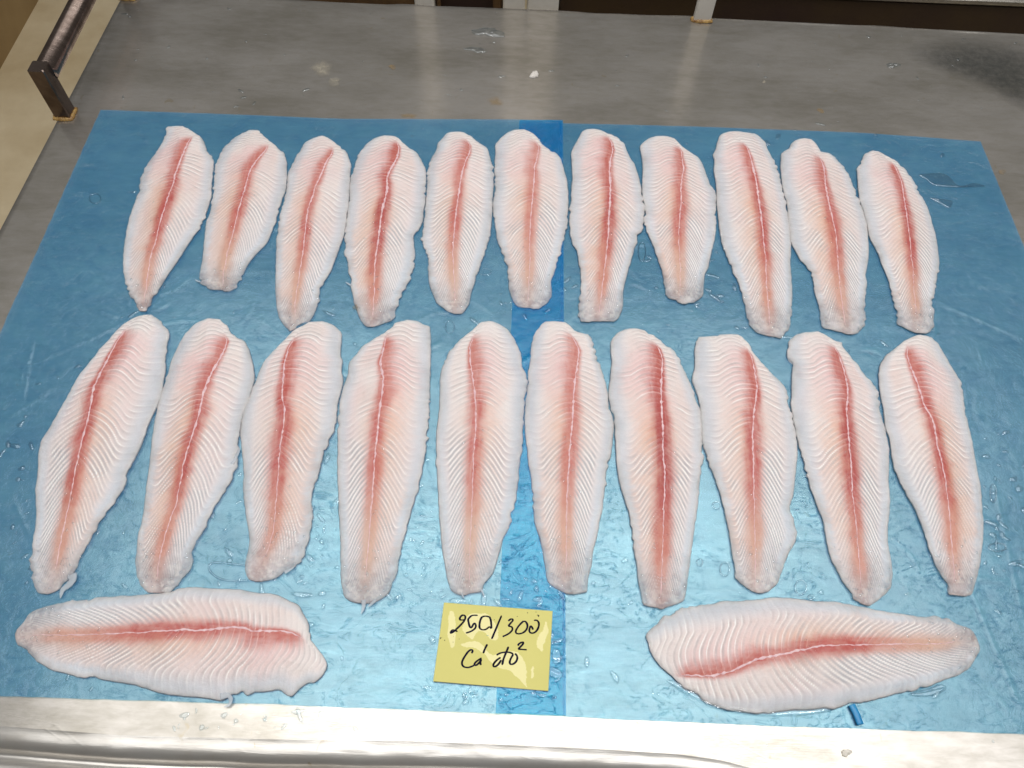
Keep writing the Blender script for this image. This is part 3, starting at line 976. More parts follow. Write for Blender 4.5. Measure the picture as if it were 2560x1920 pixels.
fillet('A', 'slender fillet with translucent tail almost touching the front row, third from left in back',
       '1650,172 1690,190 1735,220 1790,265 1815,280 1840,320 1860,390 1855,470 1850,560 1845,640 1838,740 1825,830 1810,910 1785,980 1760,1050 1735,1120 1700,1200 1650,1270 1625,1320 1625,1390 1600,1480 1570,1535 1530,1565 1490,1575 1460,1590 1425,1605 1405,1620 1390,1595 1360,1575 1325,1520 1308,1450 1300,1370 1298,1280 1300,1180 1300,1080 1305,980 1310,900 1320,800 1340,720 1365,650 1380,570 1388,470 1400,430 1430,370 1460,310 1500,255 1540,210 1590,185',
       '1722,240 1715,300 1670,380 1640,470 1610,530 1590,565 1580,620 1545,700 1528,800 1518,900 1505,1010 1490,1110 1470,1220 1450,1330 1440,1420 1440,1510', -1, red=0.62, tan=0.8, warm=0.7)
fillet('B', 'broad fillet with thick white midline and a skin barb low on its left, back row',
       '320,172 380,178 430,185 465,225 510,260 560,290 590,325 610,370 635,420 640,490 638,580 632,670 620,730 620,790 600,840 580,880 560,890 545,920 550,990 558,1050 555,1120 535,1200 505,1270 465,1330 440,1400 440,1430 415,1470 400,1530 375,1550 330,1560 290,1578 250,1590 210,1595 175,1575 150,1540 130,1490 125,1455 105,1420 95,1370 85,1320 75,1285 85,1240 60,1190 50,1100 35,1070 32,1000 30,920 45,820 55,730 68,650 65,570 80,480 105,410 120,330 150,290 195,235 250,195',
       '415,195 435,250 425,330 390,400 350,480 348,580 325,680 305,790 285,930 265,1070 252,1200 252,1320 245,1420 240,1520', -1, red=0.85, tan=0.3, warm=0.9, sept=1.5,
       shred=[([(85, 1290), (62, 1275), (40, 1258)], 10)])
fillet('B', 'fillet with tapering tail just left of the darker film strip in the back row',
       '870,143 920,150 975,180 1020,220 1060,245 1095,265 1110,320 1130,400 1140,480 1138,570 1130,650 1130,740 1122,830 1110,920 1090,1000 1060,1080 1035,1150 1005,1210 990,1280 970,1350 960,1410 940,1450 910,1490 870,1500 840,1492 800,1480 760,1445 720,1420 695,1370 665,1290 652,1210 650,1120 635,1040 615,980 600,950 605,900 620,830 628,740 635,650 642,560 643,460 655,400 675,340 710,290 720,230 755,195 790,155 830,145',
       '930,185 965,240 960,300 925,390 900,470 888,540 875,640 862,730 850,840 840,950 835,1060 842,1180 850,1290 850,1420', -1, red=0.55, tan=0.9, warm=0.6, feather=1.0)
fillet('B', 'fillet with a faint pink stripe lying on the darker film strip in the back row',
       '1350,127 1400,138 1440,165 1470,195 1500,240 1560,285 1625,320 1645,370 1660,420 1680,490 1690,560 1695,650 1692,730 1690,830 1665,900 1650,970 1630,1050 1605,1130 1580,1210 1560,1260 1572,1330 1565,1370 1540,1410 1500,1440 1465,1463 1430,1458 1400,1445 1385,1435 1355,1448 1310,1440 1280,1400 1260,1340 1245,1280 1240,1210 1240,1150 1215,1080 1185,1020 1165,950 1150,870 1140,780 1130,700 1140,600 1145,500 1143,400 1150,310 1148,240 1190,190 1240,150 1290,130',
       '1440,190 1475,240 1465,320 1440,410 1435,530 1425,650 1415,760 1408,870 1405,980 1408,1090 1402,1200 1398,1320 1390,1420', -1, red=0.32, tan=0.6, warm=0.6, feather=1.0, sept=0.8)
fillet('C', 'fillet with bold red stripe just right of the darker film strip in the back row',
       '185,122 240,118 290,128 340,145 390,165 420,180 430,205 460,220 480,280 505,330 535,370 555,430 575,500 585,560 600,640 608,720 600,790 585,850 560,880 540,950 525,1010 505,1080 480,1160 465,1220 450,1290 455,1350 445,1420 420,1470 385,1500 340,1490 300,1498 250,1502 200,1500 150,1490 135,1460 145,1420 135,1350 150,1290 150,1220 145,1150 135,1070 120,1000 90,940 70,880 65,800 70,720 65,690 80,640 78,560 90,470 82,390 78,290 100,240 125,200 155,140',
       '340,155 370,210 378,270 360,350 352,430 358,530 358,640 348,760 345,870 335,980 322,1090 308,1210 298,1310 280,1440', -1, red=0.78, tan=0.4, warm=1.0, sept=1.35)
fillet('C', 'short fillet with stripe fading to tan, rounded tail, fourth from right in the back row',
       '740,168 790,175 830,195 870,240 930,285 990,320 1020,370 1050,450 1085,520 1115,570 1118,640 1118,710 1110,760 1120,830 1110,900 1090,980 1070,1060 1065,1110 1035,1160 1030,1230 1025,1310 990,1345 940,1362 890,1368 840,1350 780,1330 750,1280 740,1200 725,1120 700,1040 670,970 640,900 610,830 600,760 610,690 590,620 585,540 590,450 590,380 580,310 570,240 600,210 640,185 690,170',
       '850,225 875,270 875,340 885,400 870,470 862,560 865,640 855,740 850,850 852,960 862,1060 865,1170 862,1290', -1, red=0.62, tan=0.95, warm=0.7, feather=1.0, sept=0.8)
fillet('C', 'longest fillet of the back row, with a ladder of red cells along its midline',
       '1200,138 1260,135 1310,142 1350,155 1390,150 1430,175 1470,215 1485,260 1510,310 1540,360 1565,420 1575,500 1600,580 1620,660 1635,740 1648,830 1655,920 1655,1000 1648,1080 1655,1150 1660,1240 1665,1330 1662,1420 1655,1520 1630,1570 1580,1620 1540,1600 1500,1608 1450,1590 1400,1570 1360,1530 1340,1470 1325,1390 1305,1310 1280,1230 1240,1150 1210,1080 1180,1010 1155,930 1140,850 1130,760 1120,660 1118,560 1110,480 1098,410 1105,350 1090,310 1110,270 1125,210 1145,160',
       '1300,215 1335,260 1365,330 1385,420 1405,520 1418,620 1432,720 1450,830 1455,930 1470,1040 1475,1150 1485,1270 1495,1380 1508,1520', -1, red=0.72, tan=0.4, warm=0.85, sept=1.2, lines=57)
fillet('D', 'fillet with knobbed head and narrowed waist, second from the right in the back row',
       '320,185 370,192 405,225 430,270 440,290 490,288 520,310 560,350 610,400 640,450 665,520 695,590 720,650 745,720 765,790 775,870 780,950 780,1030 770,1100 755,1160 768,1220 760,1300 750,1380 755,1450 760,1520 730,1560 680,1588 630,1588 580,1570 530,1562 480,1550 440,1530 430,1490 435,1430 415,1370 395,1300 385,1220 375,1150 340,1105 290,1060 260,1010 232,960 215,880 205,800 200,720 190,640 165,560 150,470 145,370 150,300 175,275 210,260 220,225 260,195',
       '415,290 450,350 462,430 462,520 480,600 497,680 520,790 540,890 550,990 558,1080 570,1190 585,1300 605,1420 625,1520', -1, red=0.66, tan=0.6, warm=0.85, feather=0.8)
fillet('D', 'slim curved fillet with vivid red stripe at the right end of the back row',
       '800,272 850,280 900,310 950,330 1000,375 1050,420 1095,480 1130,550 1165,610 1195,670 1220,740 1245,830 1265,900 1275,980 1285,1060 1285,1120 1270,1200 1250,1290 1230,1370 1250,1410 1240,1480 1250,1530 1220,1565 1180,1588 1130,1580 1070,1560 1020,1535 980,1515 985,1460 975,1420 960,1370 945,1300 925,1220 900,1150 870,1090 845,1010 810,950 780,890 765,810 745,720 715,640 705,580 698,500 695,430 690,405 720,360 745,300',
       '940,340 975,380 1000,450 1020,530 1030,600 1040,700 1055,800 1070,910 1080,1020 1095,1130 1108,1240 1118,1350 1128,1450', -1, red=0.8, tan=0.9, warm=0.6, sept=0.75)
# front row, left to right
fillet('E', 'long slanted fillet at the left end of the front row, lilac midline near its head',
       '815,58 860,65 900,90 935,135 950,175 945,220 930,290 930,360 915,440 910,500 890,550 865,610 830,680 810,750 780,820 750,880 720,930 700,1000 690,1050 650,1110 600,1170 555,1220 545,1265 515,1300 490,1350 460,1400 440,1450 420,1490 400,1530 360,1560 325,1605 300,1618 255,1625 205,1618 190,1590 180,1540 165,1480 175,1420 180,1330 200,1230 200,1130 195,1050 210,950 212,850 225,770 265,710 305,640 345,570 390,490 430,410 480,350 530,285 580,230 630,170 690,110 750,75',
       '700,130 650,200 610,280 560,370 525,460 510,560 490,660 460,760 440,860 415,970 395,1070 370,1170 345,1270 320,1370 300,1490', 1, red=0.72, tan=0.6, warm=0.6, feather=1.0, sept=1.1,
       shred=[([(405, 1520), (415, 1545), (385, 1580), (350, 1600), (338, 1650)], 22)])
fillet('E', 'fillet with white ribs across its upper stripe, second from left in the front row',
       '1170,75 1220,85 1265,115 1300,160 1330,190 1370,205 1400,260 1420,340 1430,420 1410,480 1400,530 1375,590 1355,650 1345,720 1335,790 1345,820 1320,850 1335,900 1300,980 1260,1050 1210,1130 1170,1200 1145,1270 1100,1330 1070,1400 1085,1440 1070,1480 1030,1530 995,1580 960,1610 900,1622 820,1622 790,1580 765,1520 755,1450 765,1370 770,1290 790,1240 805,1150 815,1050 830,950 840,850 850,750 865,650 885,560 905,480 940,400 955,320 985,260 1010,210 1040,160 1090,110',
       '1255,160 1272,200 1250,270 1205,350 1170,430 1140,520 1125,600 1090,700 1060,800 1030,900 1010,1000 985,1110 950,1200 915,1310 890,1400 865,1550', -1, red=0.74, tan=0.35, warm=1.0, sept=1.15,
       shred=[([(1300, 900), (1330, 850), (1345, 810), (1325, 800)], 12)])
fillet('G', 'fillet with bent left-leaning tail, third from left in the front row',
       '490,92 550,88 600,110 640,140 650,160 645,220 640,280 655,300 645,360 660,410 640,480 625,540 620,610 600,680 580,745 560,780 545,830 530,890 525,920 500,960 490,1020 490,1090 495,1140 480,1200 475,1260 455,1310 420,1370 395,1400 360,1420 320,1445 270,1465 200,1482 150,1462 130,1420 135,1360 150,1310 155,1240 145,1170 130,1080 120,980 125,880 115,780 105,700 115,600 140,520 165,460 185,420 205,360 230,310 250,280 300,230 350,180 400,130',
       '395,165 360,230 340,310 335,400 330,490 345,560 340,640 320,760 310,860 300,980 292,1090 280,1200 250,1300 215,1370', 1, red=0.74, tan=0.5, warm=0.75, wide=1.1, sept=0.9,
       shred=[([(345, 1430), (375, 1412), (392, 1400), (398, 1388)], 9)])
fillet('G', 'long broad fillet with forked skin points at its tail left of the yellow card',
       '1000,82 1050,88 1085,110 1118,118 1122,200 1122,300 1118,420 1112,520 1110,640 1100,740 1085,830 1065,930 1055,1000 1030,1060 1010,1120 990,1200 970,1290 950,1370 930,1450 900,1530 870,1560 835,1580 805,1595 780,1590 748,1595 700,1585 660,1560 645,1500 640,1420 640,1320 635,1200 630,1080 625,960 622,850 625,740 625,640 635,520 650,450 675,390 685,310 720,270 760,220 810,190 865,155 900,130 940,95',
       '885,150 870,230 850,310 870,400 865,470 850,560 840,660 828,770 818,890 810,1000 800,1120 790,1250 780,1350 765,1480', 1, red=0.6, tan=1.0, warm=0.8, feather=1.0, sept=1.1,
       shred=[([(765, 1575), (765, 1615), (750, 1648)], 12), ([(830, 1575), (800, 1600), (785, 1612)], 9)])
fillet('H', 'pale fillet with thin red stripe just left of the darker strip in the front row',
       '320,95 380,88 420,105 465,130 500,180 520,220 540,270 550,340 570,370 565,440 555,530 550,640 548,740 535,830 525,930 515,1010 500,1080 480,1180 440,1250 420,1330 390,1430 370,1455 345,1480 325,1530 310,1535 270,1535 225,1555 190,1540 160,1520 140,1440 120,1330 110,1230 100,1120 95,1010 90,890 85,780 85,680 100,560 105,470 105,390 120,320 150,260 190,210 240,165 280,135',
       '290,150 265,220 265,300 278,380 290,460 298,570 295,680 285,800 280,920 278,1040 272,1160 265,1280 262,1400 262,1500', 1, red=0.55, tan=1.0, warm=0.3, feather=1.0, sept=0.85,
       shred=[([(325, 1520), (338, 1545), (341, 1560)], 6), ([(222, 1540), (228, 1556), (236, 1566)], 6)])
fillet('H', 'fillet with soft pink stripe lying on the darker overlap strip above the yellow card',
       '660,92 720,90 775,95 800,115 830,145 880,155 915,180 925,230 945,300 965,350 985,400 1000,470 1005,550 1030,620 1030,690 1020,770 1000,840 995,920 985,1000 970,1090 955,1160 940,1240 925,1300 915,1380 895,1460 890,1530 850,1540 800,1548 760,1530 710,1505 680,1480 665,1400 650,1310 635,1240 610,1170 600,1080 595,1000 590,920 575,850 570,780 555,680 555,600 560,520 575,430 570,370 585,300 590,220 610,150',
       '795,140 825,190 845,240 838,310 825,400 815,500 812,590 805,680 795,790 788,900 783,1020 780,1130 780,1260 778,1380 775,1470', -1, red=0.5, tan=0.7, warm=0.65, feather=1.0)
fillet('H', 'fillet with the darkest red stripe of all, touching the lower right fillet',
       '1100,130 1160,128 1200,145 1240,170 1300,215 1350,245 1385,300 1415,370 1450,445 1477,521 1496,578 1504,692 1506,797 1496,891 1487,986 1477,1091 1460,1195 1444,1318 1430,1432 1416,1537 1405,1575 1390,1585 1350,1600 1310,1612 1285,1630 1265,1612 1225,1612 1185,1600 1175,1540 1160,1470 1150,1380 1135,1290 1125,1200 1110,1110 1085,1030 1060,950 1045,860 1040,760 1035,690 1030,610 1010,540 1000,470 1012,390 1020,310 1012,240 1015,190 1050,150',
       '1240,190 1275,230 1290,290 1285,370 1282,460 1285,560 1290,680 1292,780 1300,870 1302,980 1298,1090 1295,1200 1292,1320 1288,1440 1285,1590', -1, red=1.0, tan=0.2, warm=0.9, wide=1.12, feather=0.8, sept=1.1)
fillet('J', 'fillet with torn notch low on its right edge, third from right in front row',
       '110,90 160,95 200,88 260,75 320,80 360,100 390,140 420,195 470,250 530,310 580,360 610,410 608,470 630,540 645,610 660,690 660,750 655,830 645,910 635,990 615,1050 620,1080 640,1110 645,1150 660,1190 650,1240 610,1310 590,1360 570,1420 545,1480 500,1520 450,1535 400,1520 350,1485 310,1440 300,1370 290,1300 280,1220 265,1140 245,1050 220,960 190,870 150,780 125,700 120,620 115,540 110,470 90,400 65,340 70,310 85,250 80,180 90,120',
       '375,140 405,190 422,270 432,370 425,440 412,530 405,630 410,730 412,830 415,930 420,1040 422,1150 428,1270 430,1400 430,1500', -1, red=0.72, tan=0.8, warm=0.6, feather=1.0, sept=0.95)
fillet('J', 'fillet with rounded lobe at its upper left, second from right in the front row',
       '700,68 760,62 810,75 850,105 885,125 910,120 910,150 950,190 990,240 1030,300 1080,350 1115,410 1120,480 1140,560 1160,640 1175,720 1175,810 1170,900 1180,1000 1175,1090 1165,1170 1170,1260 1185,1340 1195,1420 1185,1500 1150,1540 1110,1570 1065,1605 1020,1590 980,1570 960,1530 920,1480 890,1420 850,1350 830,1280 815,1200 800,1120 770,1050 750,990 725,930 705,850 690,780 665,700 650,630 635,560 620,480 625,400 625,320 635,240 600,210 597,160 620,110 650,80',
       '860,130 890,180 915,250 935,330 938,420 932,510 940,620 950,740 958,850 968,950 980,1050 995,1160 1005,1270 1015,1380 1028,1510', -1, red=0.86, tan=0.4, warm=0.75, feather=0.9)
fillet('J', 'leaning fillet with slim tail at the right end of the front row',
       '1340,80 1390,85 1440,120 1475,175 1510,240 1550,300 1580,350 1590,430 1600,510 1620,590 1640,670 1655,760 1670,850 1690,940 1695,1040 1705,1140 1700,1240 1690,1330 1675,1410 1655,1490 1640,1540 1600,1550 1550,1535 1510,1540 1505,1530 1515,1495 1470,1440 1430,1370 1400,1290 1375,1210 1350,1140 1320,1060 1280,1000 1250,930 1210,850 1185,770 1180,700 1170,655 1150,600 1140,500 1125,440 1115,370 1112,300 1125,235 1165,190 1220,145 1265,110',
       '1285,130 1275,190 1300,280 1330,360 1370,490 1410,560 1430,650 1450,740 1470,840 1490,940 1505,1030 1520,1130 1530,1230 1545,1340 1555,1470', 1, red=0.74, tan=0.5, warm=0.85)
# the two lying crosswise nearest the camera
fillet('K', 'fillet lying crosswise at lower left with a hook of skin on its near edge',
       '90,465 105,440 150,395 190,335 240,310 320,290 420,270 520,255 640,240 760,230 880,225 960,215 1040,210 1100,205 1150,180 1230,170 1350,178 1440,185 1540,185 1620,205 1700,212 1780,220 1840,250 1925,290 1945,330 1975,385 1985,460 2010,530 2060,590 2105,660 2100,700 2070,750 2030,785 1970,795 1920,830 1880,880 1850,875 1800,835 1720,845 1610,860 1590,875 1560,850 1510,862 1470,880 1430,910 1350,895 1240,880 1130,875 1040,860 940,830 850,800 770,790 680,775 580,755 540,770 500,755 430,735 330,710 250,660 180,600 140,555 110,545 95,500',
       '1955,520 1920,480 1830,455 1740,455 1620,460 1590,440 1500,430 1400,440 1300,455 1180,450 1050,455 920,465 800,468 660,475 520,478 400,478 280,475 180,478', 1, red=0.68, tan=0.6, warm=0.55, feather=0.9,
       shred=[([(1420, 880), (1470, 865), (1490, 900), (1475, 935), (1440, 945)], 17)])
fillet('L', 'fillet lying crosswise at the lower right, tail to the right, with bulging near side',
       '-221,500 -190,440 -106,370 -40,330 26,305 120,290 220,280 280,258 380,262 480,255 600,238 690,240 780,252 880,262 1000,265 1100,285 1220,310 1320,330 1430,345 1530,360 1640,365 1730,375 1780,410 1830,425 1880,450 1910,500 1932,560 1925,600 1900,630 1870,690 1800,740 1710,770 1620,800 1500,840 1400,860 1310,885 1200,915 1100,920 1040,945 990,965 940,950 840,965 740,965 640,975 560,990 480,992 400,975 280,960 180,920 100,860 26,820 -30,770 -76,725 -121,690 -160,640 -196,580',
       '-20,735 100,742 200,745 310,725 400,685 480,645 560,630 680,605 800,580 900,560 1020,555 1120,550 1280,545 1450,540 1600,540 1720,530 1810,510', 1, red=0.7, tan=1.0, warm=0.5, feather=1.0, thick=0.0105, wide=0.9)

for i, (reg, label, out, spine, dors, shred, kw) in enumerate(FIL):
    f = Fillet(i, reg, out, spine, dors, **kw)
    loc = (float(f.cen[0]), float(f.cen[1]), 0.0016)
    root = thing('fish_fillet', label, 'fish fillet', loc, 'white fish fillets laid out on the blue film')
    f.build(root, loc)
    for pts, r in shred:
        ox, oy, kz = REG[reg]
        P = ground([(ox + x / kz, oy + y / kz) for x, y in pts], 0.003)
        P = resample(chaikin(P, 2, False), 22)
        rad = r / kz * 1.16 * CAM_H / FPX * 0.95
        R = rad * np.interp(np.linspace(0, 1, 22), [0, 0.2, 0.7, 1], [1.0, 0.9, 0.6, 0.12]) * (0.85 + 0.3 * rng.rand(22))
        V, Fc = tube(np.column_stack([P, np.linspace(0.0042, 0.0030, 22)]), R, 10, 0.22)
        mesh_obj('skin_shred', V, Fc, SHRED, root, loc=loc)

# ------------------------------------------------------------------ yellow card
CX, CY, CK = 1080, 1490, 6.6375
cp = lambda pts: [(CX + x / CK, CY + y / CK) for x, y in pts]
cz = 0.0032
corners = ground(cp([(200, 108), (2000, 250), (1930, 1575), (20, 1415)]), cz)
ccen = corners.mean(0); cl = (float(ccen[0]), float(ccen[1]), 0.0022)
card = thing('price_card', 'yellow paper card handwritten 250/300 in dark ink, lying on the darker strip', 'card', cl)
DRY = ([(270, 250), (370, 235), (395, 560), (360, 560), (395, 640), (385, 860), (310, 880), (260, 700), (270, 480)],
           [(590, 300), (780, 290), (960, 300), (990, 400), (1060, 460), (1100, 560), (1090, 720), (990, 745), (920, 640), (800, 560), (720, 620), (690, 740), (560, 640), (480, 520)],
           [(470, 780), (760, 740), (830, 800), (910, 900), (1000, 1000), (1130, 960), (1300, 900), (1430, 930), (1560, 1060), (1575, 1560), (1530, 1440), (1360, 1320), (1270, 1230), (1120, 1190), (980, 1120), (870, 960), (700, 850), (480, 840)],
           [(1880, 380), (1940, 560), (1930, 640), (1850, 780), (1820, 950), (1750, 860), (1730, 700), (1850, 560)],
           [(1650, 1170), (1690, 1180), (1690, 1340), (1640, 1380)])


def inside(Q, P):
    c = np.zeros(len(Q), bool)
    for p, q in zip(P, np.roll(P, -1, 0)):
        m = (p[1] > Q[:, 1]) != (q[1] > Q[:, 1])
        c ^= m & (Q[:, 0] < (q[0] - p[0]) * (Q[:, 1] - p[1]) / (q[1] - p[1] + 1e-12) + p[0])
    return c


n = 170
uu, vv = np.meshgrid(np.linspace(0, 1, n), np.linspace(0, 1, n), indexing='ij')
def cpt(u, v):
    return (corners[0] * (1 - u)[..., None] * (1 - v)[..., None] + corners[1] * u[..., None] * (1 - v)[..., None]
            + corners[2] * u[..., None] * v[..., None] + corners[3] * (1 - u)[..., None] * v[..., None])
XY = cpt(uu, vv).reshape(-1, 2)
def cardz(P): return cz + 0.0006 * (fbm(P[:, 0] * 30 + 90, P[:, 1] * 30 + 90, 3) - 0.5)
Vt = np.column_stack([XY, cardz(XY)]); Vb = Vt - np.array([0, 0, 0.0006])
Fg = grid_faces(n, n); idx = np.arange(n * n).reshape(n, n)
loop = np.r_[idx[0, :], idx[1:, -1], idx[-1, -2::-1], idx[-2:0:-1, 0]]; ar = np.arange(len(loop))
F = np.vstack([Fg, Fg[:, ::-1] + n * n, np.stack([loop, loop[(ar + 1) % len(loop)], loop[(ar + 1) % len(loop)] + n * n, loop + n * n], 1)])
dry = np.zeros(n * n)
wq = XY + 0.0022 * np.column_stack([fbm(XY[:, 0] * 260 + 90, XY[:, 1] * 260 + 90, 1) - 0.5, fbm(XY[:, 0] * 260 + 20, XY[:, 1] * 260 + 50, 2) - 0.5])
for pl in DRY:
    Pd = chaikin(ground(cp(pl), cz), 2)
    dry = np.maximum(dry, inside(wq, Pd) * 1.0)
dry *= 0.75 + 0.5 * fbm(XY[:, 0] * 90 + 90, XY[:, 1] * 90 + 90, 4)
dry = np.clip(dry, 0, 1)
mesh_obj('paper', np.vstack([Vt, Vb]), F, CARD, card, np.repeat(np.r_[dry, dry][:, None], 3, 1), loc=cl)

STROKES = [
    [(540, 395), (480, 402), (455, 385), (475, 340), (510, 315), (545, 325), (558, 355), (540, 410), (470, 490), (390, 565), (350, 600), (300, 625), (318, 585), (345, 560), (375, 572), (425, 590)],
    [(760, 322), (690, 318), (650, 330), (610, 370), (595, 400), (640, 560), (700, 440), (730, 480), (725, 530), (680, 570), (620, 600), (560, 615)],
    [(830, 345), (800, 400), (785, 480), (790, 540), (840, 565), (900, 555), (960, 500), (990, 560), (975, 360), (920, 335), (860, 335), (810, 360)],
    [(1155, 325), (1110, 430), (1060, 550), (990, 715)],
    [(1265, 415), (1300, 385), (1335, 380), (1345, 405), (1310, 445), (1262, 500), (1310, 505), (1340, 530), (1330, 575), (1270, 630), (1170, 675)],
    [(1520, 415), (1450, 480), (1395, 560), (1385, 610), (1430, 632), (1510, 615), (1570, 560), (1590, 490), (1560, 425), (1515, 418)],
    [(1680, 560), (1640, 480), (1612, 560), (1620, 605), (1670, 622), (1730, 590), (1770, 520), (1778, 450), (1745, 400), (1690, 405)],
    [(1742, 316), (1776, 324), (1762, 345)],
    [(655, 950), (682, 910), (655, 888), (610, 910), (550, 990), (500, 1080), (495, 1140), (530, 1180), (600, 1190), (660, 1170), (700, 1150)],
    [(825, 1030), (770, 1060), (710, 1110), (700, 1150), (740, 1150), (790, 1100), (825, 1035), (800, 1105), (812, 1148)],
    [(918, 800), (880, 870), (850, 950)],
    [(1140, 1020), (1090, 1050), (1030, 1110), (1010, 1160), (1040, 1180), (1100, 1140), (1150, 1060)],
    [(1270, 840), (1220, 960), (1180, 1060), (1165, 1145)],
    [(1070, 980), (1130, 945), (1220, 930), (1300, 935), (1350, 965)],
    [(1350, 965), (1300, 1050), (1285, 1110), (1310, 1140), (1370, 1120), (1415, 1060), (1415, 990), (1375, 955)],
    [(1425, 825), (1440, 795), (1490, 765), (1520, 765), (1510, 800), (1460, 850), (1430, 880), (1480, 885), (1575, 892)],
]
UNIT = np.linalg.norm(corners[1] - corners[0]) / 1806.0       # metres per card pixel
V = []; F = []
for si, st in enumerate(STROKES):
    P = resample(chaikin(ground(cp(st), cz), 2, False), max(14, 5 * len(st)))
    T = np.gradient(P, axis=0); T /= np.linalg.norm(T, axis=1)[:, None] + 1e-12
    Nn = np.stack([-T[:, 1], T[:, 0]], 1)
    wd = UNIT * (13.5 if si not in (7,) else 7) * np.clip(0.8 + 0.45 * np.abs(Nn[:, 0]), 0, 1.3) * (0.85 + 0.3 * fbm(np.arange(len(P)) * 0.4 + si * 9, np.zeros(len(P)) + 3, 2))
    wd[0] *= 0.5; wd[-1] *= 0.4
    zt = cardz(P) + 0.00012 + si * 0.000005
    o0 = len(V)
    for p, nn, w_, z_ in zip(P, Nn, wd, zt):
        V.append((*(p - nn * w_), z_)); V.append((*(p + nn * w_), z_))
    for k in range(len(P) - 1):
        F.append((o0 + 2 * k, o0 + 2 * k + 2, o0 + 2 * k + 3, o0 + 2 * k + 1))
for (dx, dy, r) in [(1035, 395, 7), (1415, 340, 7), (1585, 280, 8), (1725, 268, 8), (515, 245, 4), (350, 766, 6), (212, 735, 8), (140, 700, 12), (450, 715, 6), (355, 670, 4), (160, 690, 6)]:
    p = ground(cp([(dx, dy)]), cz)
    zc = cardz(p)[0] + 0.00022; o0 = len(V)
    for q in range(8):
        V.append((p[0, 0] + UNIT * r * math.cos(q * math.pi / 4) * random.uniform(0.6, 1.2), p[0, 1] + UNIT * r * math.sin(q * math.pi / 4) * random.uniform(0.6, 1.2), zc))
    F.append(tuple(range(o0, o0 + 8)))
mesh_obj('handwriting', V, F, INK, card, loc=cl)


def blob(pts, z0, h, rim=0.0008, jitter=0.0, n=72):
    """low slab of water with a rounded rim over the outline pts (metres)"""
    P = resample(chaikin(pts, 3), n, True)
    c = P.mean(0)
    nr = np.roll(P, -1, 0) - np.roll(P, 1, 0); nr = np.stack([-nr[:, 1], nr[:, 0]], 1); nr /= np.linalg.norm(nr, axis=1)[:, None] + 1e-12
    area2 = np.sum(P[:, 0] * np.roll(P[:, 1], -1) - np.roll(P[:, 0], -1) * P[:, 1])
    if area2 < 0: nr = -nr
    V = []; F = []
    rings = [(0.0, 0.0), (0.15, 0.45), (0.45, 0.8), (1.0, 1.0)]
    for off, hh in rings:
        for p, q in zip(P, nr):
            V.append((*(p + q * rim * off), z0 + h * hh))
    for k in range(len(rings) - 1):
        for j in range(n):
            F.append((k * n + j, k * n + (j + 1) % n, (k + 1) * n + (j + 1) % n, (k + 1) * n + j))
    F.append(tuple(range((len(rings) - 1) * n, len(rings) * n)))
    return V, F


# ------------------------------------------------------------------ water
FZ = SHEET_Z + 0.0011


def puddle(pts, label, h=0.0009, z0=FZ - 0.0004):
    P = ground(pts)
    c = P.mean(0); l3 = (float(c[0]), float(c[1]), z0)
    V, F = blob(P, z0, h, 0.0016)
    return tag(mesh_obj('water_puddle', V, F, WATER, loc=l3), label, 'puddle', 'puddles on the blue film')


s6 = lambda pts: [(2160 + x / 4.88, 360 + y / 4.88) for x, y in pts]
puddle(s6([(610, 380), (860, 370), (1000, 365), (1150, 560), (1300, 480), (1450, 515), (1480, 540), (1300, 540), (1180, 545), (1050, 540), (860, 530), (790, 490), (750, 440)]),
       'long pointed clear puddle beside the right end of the back row')
puddle(s6([(775, 660), (900, 680), (1085, 700), (1060, 760), (1030, 810), (930, 745), (830, 700)]), 'small triangular clear puddle just below the long pointed one')
Pq = resample(chaikin(ground([(520, 1415), (540, 1406), (600, 1414), (660, 1424), (668, 1440), (640, 1452), (570, 1456), (532, 1440)]), 3), 60, True)
Vq, Fq = tube(np.column_stack([np.vstack([Pq, Pq[:1]]), np.full(61, FZ + 0.0002)]), 0.0009, 8, 0.8, False)
tag(mesh_obj('water_puddle', np.array(Vq), Fq, WATER, loc=(float(Pq[:, 0].mean()), float(Pq[:, 1].mean()), FZ)),
    'looped rim of water left of the tail of the third front fillet', 'puddle', 'puddles on the blue film')
puddle([(1385, 1618), (1402, 1628), (1404, 1655), (1385, 1668), (1376, 1640)], 'small round puddle touching the right edge of the yellow card', 0.001, FZ)
puddle([(1372, 1664), (1400, 1672), (1410, 1695), (1390, 1702), (1370, 1690)], 'flat puddle below the round one at the right edge of the card', 0.001, FZ)
puddle([(1640, 1690), (1720, 1740), (1790, 1778), (1900, 1793), (2010, 1792), (2110, 1772), (2090, 1740), (1900, 1760), (1760, 1720)], 'long puddle running along the near side of the lower right fillet', 0.0012)
puddle([(2060, 1540), (2160, 1555), (2200, 1562), (2140, 1530), (2070, 1495), (2050, 1505)], 'puddle under the tail tip between two front row fillets on the right', 0.0010)
puddle([(2260, 1735), (2320, 1722), (2350, 1708), (2370, 1720), (2340, 1740), (2290, 1745)], 'puddle at the near side of the lower right fillet tail', 0.0010)
puddle([(330, 1585), (385, 1578), (440, 1545), (470, 1538), (430, 1575), (360, 1600)][::-1], 'thin wet edge between the second front fillet tail and the lower left fillet', 0.0008)


